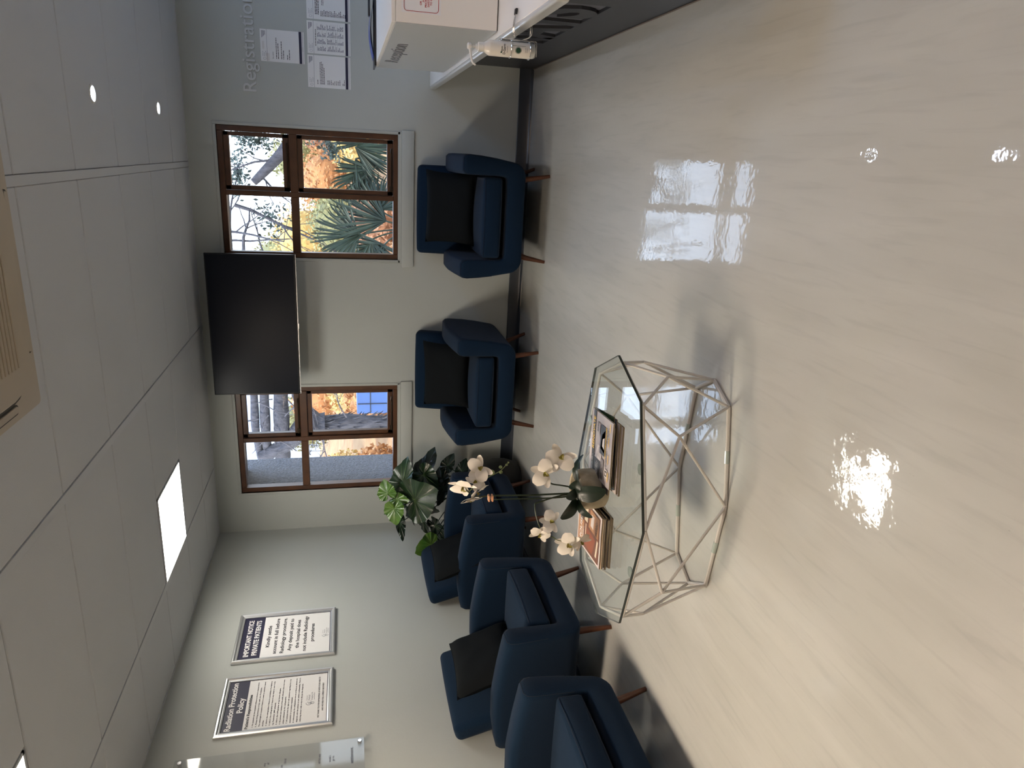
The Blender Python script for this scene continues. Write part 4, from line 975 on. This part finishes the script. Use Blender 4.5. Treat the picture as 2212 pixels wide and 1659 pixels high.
for a, b in (((ax0 + .20, ay1 - .068), (ax1 - .20, ay1 - .034)), ((ax0 + .034, ay0 + .20), (ax0 + .068, ay1 - .20)), ((ax1 - .068, ay0 + .20), (ax1 - .034, ay1 - .20))):
    mb = MB(); stackr(mb, [(rrect(a[0], a[1], b[0], b[1], .016), HC - .020), (rrect(a[0], a[1], b[0], b[1], .016), HC - .0285)]); sl = mb.build('air_slot', M_acd, t, smooth=False)
    mb = MB(); stackr(mb, [(rrect(a[0] + .005, a[1] + .005, b[0] - .005, b[1] - .005, .012), HC - .0283), (rrect(a[0] + .006, a[1] + .006, b[0] - .006, b[1] - .006, .011), HC - .0315)]); mb.build('flap', M_ac, sl, smooth=False)
mb = MB()
for k in range(24): y = ay1 - .19 - k * .024; mb.box((ax0 + .19, y - .012, HC - .052), (ax1 - .19, y, HC - .046), bev=.002, seg=1)
mb.build('grille', M_ac, t, smooth=False)
MB().box((ax0 + .19, ay0 + .17, HC - .0475), (ax1 - .19, ay1 - .18, HC - .046)).build('grille_backing', M_acd, t, smooth=False)
# ------------------------------------------------------------------ outside the windows
M_stucco = mat('grey_stucco', (.115, .12, .135, 1), .95, bump=.03, bump_s=60, noise_s=55, col2=(.25, .26, .29, 1), detail=6)
M_bark = mat('bark', (.030, .029, .036, 1), .95, noise_s=30, col2=(.10, .095, .11, 1), bump=.02, bump_s=30, stretch=(1, 1, .3), detail=6)
M_twig = mat('twig', (.10, .09, .10, 1), .9, noise_s=20, noise_a=.3)
M_palm = mat('palm_leaf', (.012, .030, .019, 1), .5, noise_s=6, col2=(.028, .052, .038, 1))
M_gum = mat('tree_leaf', (.035, .05, .045, 1), .7, noise_s=4, col2=(.07, .095, .075, 1))
M_or = [mat('autumn_leaf_' + n, c, .9, noise_s=.9, col2=c2, detail=8) for n, c, c2 in (('orange', (.34, .13, .04, 1), (.50, .26, .11, 1)), ('yellow', (.46, .27, .06, 1), (.50, .37, .16, 1)), ('rust', (.26, .10, .05, 1), (.38, .20, .11, 1)), ('olive', (.15, .15, .06, 1), (.28, .25, .11, 1)))]
M_ground = mat('outside_ground', (.30, .24, .16, 1), .95, noise_s=.6, col2=(.42, .28, .16, 1), detail=8)
M_hill = mat('hill', (.30, .14, .06, 1), .95, noise_s=.8, col2=(.46, .28, .13, 1), detail=10)
M_mt = mat('mountain', (.30, .36, .48, 1), .95, noise_s=.03, col2=(.42, .46, .52, 1), detail=10)

xs, ya, yb = WOUT; mb = MB()
mb.box((xs[0], ya, -.1), (xs[5], yb, WZ[0] - .004)); mb.box((xs[0], ya, WZ[1] + .004), (xs[5], yb, 2.9))
for i in (0, 2, 4): mb.box((xs[i], ya, WZ[0] - .004), (xs[i + 1], yb, WZ[1] + .004))
struct(mb.build('wall_outer', M_stucco, smooth=False, local=True))
struct(MB().box((-90, D + .28, -2.4), (60, 140, -2.2)).build('ground', M_ground, smooth=False, local=True))
def hf(x, y):
    return -2.2 + 5.4 * min(1, max(0, (y - 34) / 38)) ** 1.2 + 1.1 * noise.noise(Vector((x * .06, y * .06, 0))) + .12 * max(0, -x - 22)
struct(MB().grid(lambda u, v: (-80 + 120 * u, 34 + 60 * v, hf(-80 + 120 * u, 34 + 60 * v)), 60, 30).build('hillside', M_hill, local=True))
struct(MB().grid(lambda u, v: (-110 + 80 * u, 120 + 12 * v, -2 + v * max(0, (15 + 12 * math.sin(2.6 * u + .2) + 2 * noise.noise(Vector((u * 9, 0, 3)))))), 40, 10).build('mountain', M_mt, local=True))
struct(MB().box((-3.25, D + .28, -2.2), (-2.86, 6.53, 3.2), bev=.01).build('wall_wing', M_stucco, local=True, smooth=False))
struct(MB().box((-3.25, D + .28, WZ[1] + .03), (.4, D + .62, WZ[1] + .2)).build('trim_3', M_stucco, local=True, smooth=False))

rnd = random.Random(7)
def leafcloud(mb, c, rx, ry, rz, n, s, rg, shell=.55):
    c = Vector(c)
    for _ in range(n):
        d = Vector((rg.gauss(0, 1), rg.gauss(0, 1), rg.gauss(0, 1))).normalized(); k = shell + (1 - shell) * rg.random()
        p = c + Vector((d.x * rx * k, d.y * ry * k, d.z * rz * k))
        a = Vector((rg.gauss(0, 1), rg.gauss(0, 1), rg.gauss(0, 1))).normalized(); b = a.orthogonal().normalized(); q = s * rg.uniform(.6, 1.3)
        mb.add([tuple(p - a * q), tuple(p + b * q * .55), tuple(p + a * q), tuple(p - b * q * .55)], [(0, 1, 2, 3)])
# autumn trees across the hillside
AT = [(-25, 50, 3.0, 0), (-21, 44, 2.6, 1), (-17.5, 52, 3.2, 0), (-14, 42, 2.4, 1), (-11.5, 50, 3.0, 2), (-8.5, 44, 2.5, 0), (-6.5, 54, 3.0, 1), (-4.2, 43, 2.2, 3), (-2.0, 50, 2.8, 0), (.2, 42, 2.0, 1), (1.8, 52, 2.8, 2), (-19.5, 36, 2.2, 1), (-16, 34, 2.0, 0), (-12.6, 35, 2.1, 0), (-7.2, 36, 1.8, 1), (-3.2, 35, 1.6, 2), (-23, 60, 3.4, 3), (-9.5, 62, 3.4, 3), (-1, 62, 3.2, 3), (-15.5, 60, 3.4, 2), (-28, 42, 2.8, 1)]
ATN = ['orange', 'yellow', 'rust brown', 'olive green']
for i, (x, y, r_, k) in enumerate(AT):
    r_ *= 1.0 if -.26 < x / y < -.06 else .8
    zb = hf(x, y); side = 'seen through the window by the plant' if x / y < -.32 else 'seen through the window nearest the desk'
    t = thing('autumn_tree', (x, y, zb), '%s leaved tree on the far hillside, %s' % (ATN[k], side), 'tree', 'autumn trees on the far hillside')
    MB().tube([(x, y, zb - .3), (x + .1, y, zb + r_)], [.22, .12], 8).build('trunk', M_bark, t)
    mb = MB(); core = .72
    mb.grid(lambda u, v: (x + r_ * core * math.sin(math.pi * v) * math.cos(2 * math.pi * u), y + r_ * core * math.sin(math.pi * v) * math.sin(2 * math.pi * u), zb + r_ * 1.35 - r_ * .9 * core * math.cos(math.pi * v)), 16, 10)
    leafcloud(mb, (x, y, zb + r_ * 1.35), r_, r_, r_ * .9, 1000, .15, rnd, .72); mb.build('crown', M_or[k], t, merge=0, smooth=False)

def branch(mb, p, d, L, r, depth, rg, ends, droop=0.0, mi=0):
    pts = [Vector(p)]; rs = [r]; d = Vector(d).normalized(); n = 5
    for k in range(n):
        d = (d + Vector((rg.gauss(0, .16), rg.gauss(0, .12), rg.gauss(0, .16) - droop))).normalized()
        pts.append(pts[-1] + d * L / n); rs.append(r * (1 - .6 * (k + 1) / n))
    mb.tube(pts, rs, 6 if depth else 4, mi); ends.append(pts[-1])
    if depth > 0:
        for k in range(rg.choice((2, 3, 3))):
            i = rg.randint(1, n); dd = (d + Vector((rg.gauss(0, .7), rg.gauss(0, .4), rg.gauss(0, .7)))).normalized()
            branch(mb, pts[i], dd, L * rg.uniform(.5, .8), rs[i] * .6, depth - 1, rg, ends, droop, mi)

# bare old tree behind the window by the plant
rg = random.Random(3); tx, ty_ = -3.10, 8.0
t = thing('bare_tree', (tx, ty_, -2.2), 'dark leafless tree with thick shaggy trunk and crossing limbs outside the window by the plant', 'tree')
mb = MB(); pts = [(tx + .03 * math.sin(k), ty_, -2.2 + .26 * k) for k in range(17)]; mb.tube(pts, [.105 - .001 * k + .010 * math.sin(k * 2.3) for k in range(17)], 14)
for k in range(150):
    a = rg.uniform(0, 6.28); z = rg.uniform(.6, 1.75); p = Vector((tx + .095 * math.cos(a), ty_ + .095 * math.sin(a), z))
    mb.tube([p, p + Vector((.05 * math.cos(a), .05 * math.sin(a), -rg.uniform(.03, .12)))], [.012, .003], 4)
mb.build('trunk', M_bark, t, angle=60)
for z0_, r_, dz in ((2.47, .045, -.02), (2.36, .055, .02), (2.18, .085, .03)):
    MB().tube(bez([(tx + .75, ty_ + .1, z0_ - dz), (tx + .35, ty_, z0_), (tx - .1, ty_ + .05, z0_ + .01), (tx - .5, ty_ + .2, z0_ + dz)], 5), [r_ * (1 + .08 * math.sin(i)) for i in range(16)], 12).build('limb', M_bark, t, angle=60)
MB().tube(bez([(tx, ty_, 1.7), (tx - .02, ty_, 1.95), (tx - .22, ty_ + .05, 2.1), (tx - .42, ty_ + .1, 2.45)], 5), [.15, .14, .13, .13, .12, .12, .11, .11, .10, .10, .09, .09, .08, .08, .07, .07], 12).build('limb', M_bark, t, angle=60)
MB().tube(bez([(tx + .1, ty_, 1.8), (tx + .35, ty_ - .05, 2.0), (tx + .55, ty_, 2.05), (tx + .7, ty_ + .05, 2.4)], 5), [.06 - .0025 * i for i in range(16)], 10).build('limb', M_bark, t, angle=60)
mb = MB(); e = []
for k in range(26):
    p = (tx + rg.uniform(-.45, .6), ty_ - .12, rg.uniform(1.75, 2.45)); branch(mb, p, (rg.gauss(0, 1), -.2, rg.gauss(-.2, .6)), rg.uniform(.2, .4), .008, 2, rg, e)
for p, d in (((tx - .1, ty_ - .1, 1.75), (-1, 0, -.5)), ((tx - .1, ty_ - .1, 1.72), (-1, 0, -.1)), ((tx + .12, ty_ - .1, 1.45), (.9, 0, .3))): branch(mb, p, d, .5, .009, 2, rg, e)
mb.build('twigs', M_twig, t, merge=0)

# leafy tree behind the window by the desk
rg = random.Random(11)
t = thing('leafy_tree', (1.1, 8.0, -2.2), 'small leaved tree with a thick slanting grey branch outside the window nearest the desk', 'tree')
MB().tube(bez([(1.1, 8.0, -2.2), (1.0, 8.0, .2), (.55, 8.0, 1.5), (-.08, 8.0, 2.05), (-.38, 8.0, 2.34)], 6), [.12 - .0034 * i for i in range(25)], 12).build('trunk', M_bark, t, angle=60)
MB().tube([(-.375, 7.999, 2.337), (-.386, 7.998, 2.348)], .036, 12).build('sawn_end', mat('cut_wood', (.6, .55, .48, 1), .8), t)
mb = MB(); e = []
for p, d, L, r_ in (((-.30, 8, 2.28), (-.35, 0, -.6), .4, .014), ((-.15, 8, 2.12), (-.1, 0, .9), .5, .014), ((-.62, 8.05, 2.55), (-.2, 0, -1), .85, .022), ((-.9, 8.1, 2.9), (.25, 0, -1), .9, .018), ((-1.0, 8.1, 2.7), (.15, 0, -1), .7, .014), ((-.8, 8, 2.6), (.8, 0, -.2), .6, .012), ((-1.15, 8.1, 2.5), (1, 0, -.15), .5, .02), ((-1.1, 8.1, 2.3), (1, 0, .25), .5, .010)):
    branch(mb, p, d, L, r_, 3, rg, e)
mb.build('branches', M_bark, t, merge=0)
mb = MB()
for c_, rx, rz_, n in (((.14, 8.1, 2.34), .26, .28, 520), ((.16, 8.1, 1.66), .17, .26, 200), ((-.02, 8.1, 1.55), .16, .16, 80), ((-.3, 8.1, 2.5), .3, .12, 120), ((-.72, 8.15, 2.2), .28, .22, 80)):
    leafcloud(mb, c_, rx, .25, rz_, int(n * 1.8), .026, rg, .1)
mb.build('foliage', M_gum, t, merge=0, smooth=False)

# fan palms
def palm(bx, by, lb, fans, seed):
    rg = random.Random(seed)
    t = thing('fan_palm', (bx, by, -2.2), lb, 'palm', 'fan palms outside the window nearest the desk')
    MB().tube([(bx, by, -2.2), (bx, by, -.6), (bx, by, .62)], [.16, .14, .15], 12).build('trunk', M_bark, t)
    for (hx, hz, ang, spread, L, n) in fans:
        H_ = Vector((hx, by - .25, hz)); mb = MB()
        mb.tube(bez([(bx, by, .5), ((bx + hx) / 2, by - .1, (hz + .5) / 2 + .1), tuple(H_)], 5), .010, 6)
        for k in range(n):
            a = math.radians(ang - spread / 2 + spread * k / (n - 1) + rg.gauss(0, 2)); l = L * rg.uniform(.85, 1.05) * (1 - .25 * abs(2 * k / (n - 1) - 1))
            d = Vector((math.cos(a), rg.gauss(0, .12), math.sin(a))).normalized(); s_ = d.cross(RY).normalized()
            P = [H_, H_ + d * l * .45 + RY * .01, H_ + d * l * .8 - RZ * .02 * l, H_ + d * l - RZ * .10 * l]; W = [.004, .014, .010, .001]
            vs = [];
            for p, w in zip(P, W): vs += [tuple(p - s_ * w), tuple(p + RY * .006), tuple(p + s_ * w)]
            mb.add(vs, [(3 * i + j, 3 * i + j + 1, 3 * i + j + 4, 3 * i + j + 3) for i in range(3) for j in range(2)])
        mb.build('frond', M_palm, t, merge=0)
palm(-.82, 8.35, 'fan palm with a wide upright leaf outside the window, the palm nearer the television', [(-.90, 1.28, 95, 150, .62, 34), (-.74, .98, 70, 110, .75, 30), (-1.0, 1.0, 125, 110, .5, 26), (-.62, 1.05, -30, 120, .45, 20), (-.95, 1.15, 200, 90, .5, 18)], 5)
palm(.05, 8.5, 'fan palm with drooping leaves outside the window, the palm nearer the reception desk', [(-.20, 1.12, 120, 100, .55, 26), (.02, 1.30, 250, 100, .5, 26), (.06, 1.22, 40, 130, .5, 26), (-.1, 1.30, 205, 60, .5, 16)], 6)

# blue board and far house
t = thing('blue_container', (-4.85, 14.0, -2.2), 'plain blue panelled container seen low through the window by the plant', 'container')
M_b = mat('blue_paint', (.03, .08, .24, 1), .5, noise_s=3, noise_a=.15)
MB().box((-5.21, 14.0, -2.2), (-4.0, 15.2, 1.27), bev=.01).build('container_body', M_b, t, smooth=False)
mb = MB()
for x in (-5.0 + .0, -4.62, -4.3): mb.box((x, 13.985, -2.0), (x + .014, 14.0, 1.25))
for z in (.10, .55, .99): mb.box((-5.2, 13.985, z), (-4.0, 14.0, z + .014))
mb.build('panel_joint', M_dark, t, smooth=False)
hx, hy = 1.1, 66.0; t = thing('house', (hx, hy, -2.2), 'pale far house with grey windows seen through leaves by the desk', 'house')
M_hw = mat('house_wall', (.62, .52, .38, 1), .9); M_gw = mat('house_window', (.14, .19, .28, 1), .3)
MB().box((hx - 2.6, hy, -2.2), (hx + 3, hy + 5, 4.3)).build('wall', M_hw, t, smooth=False)
MB().add([(hx - 3, hy - .4, 4.3), (hx + 3.4, hy - .4, 4.3), (hx + 3.4, hy + 5.4, 4.3), (hx - 3, hy + 5.4, 4.3), (hx - 3, hy + 2.5, 5.6), (hx + 3.4, hy + 2.5, 5.6)], [(0, 1, 5, 4), (3, 4, 5, 2), (0, 4, 3), (1, 2, 5), (0, 3, 2, 1)]).build('roof', mat('roof_grey', (.3, .3, .32, 1), .8), t, smooth=False)
for i in range(3):
    for j in range(2): MB().box((hx - 2 + 1.6 * i, hy - .03, 1.3 + 1.6 * j), (hx - 1.3 + 1.6 * i, hy + .02, 2.2 + 1.6 * j)).build('window', M_gw, t, smooth=False)
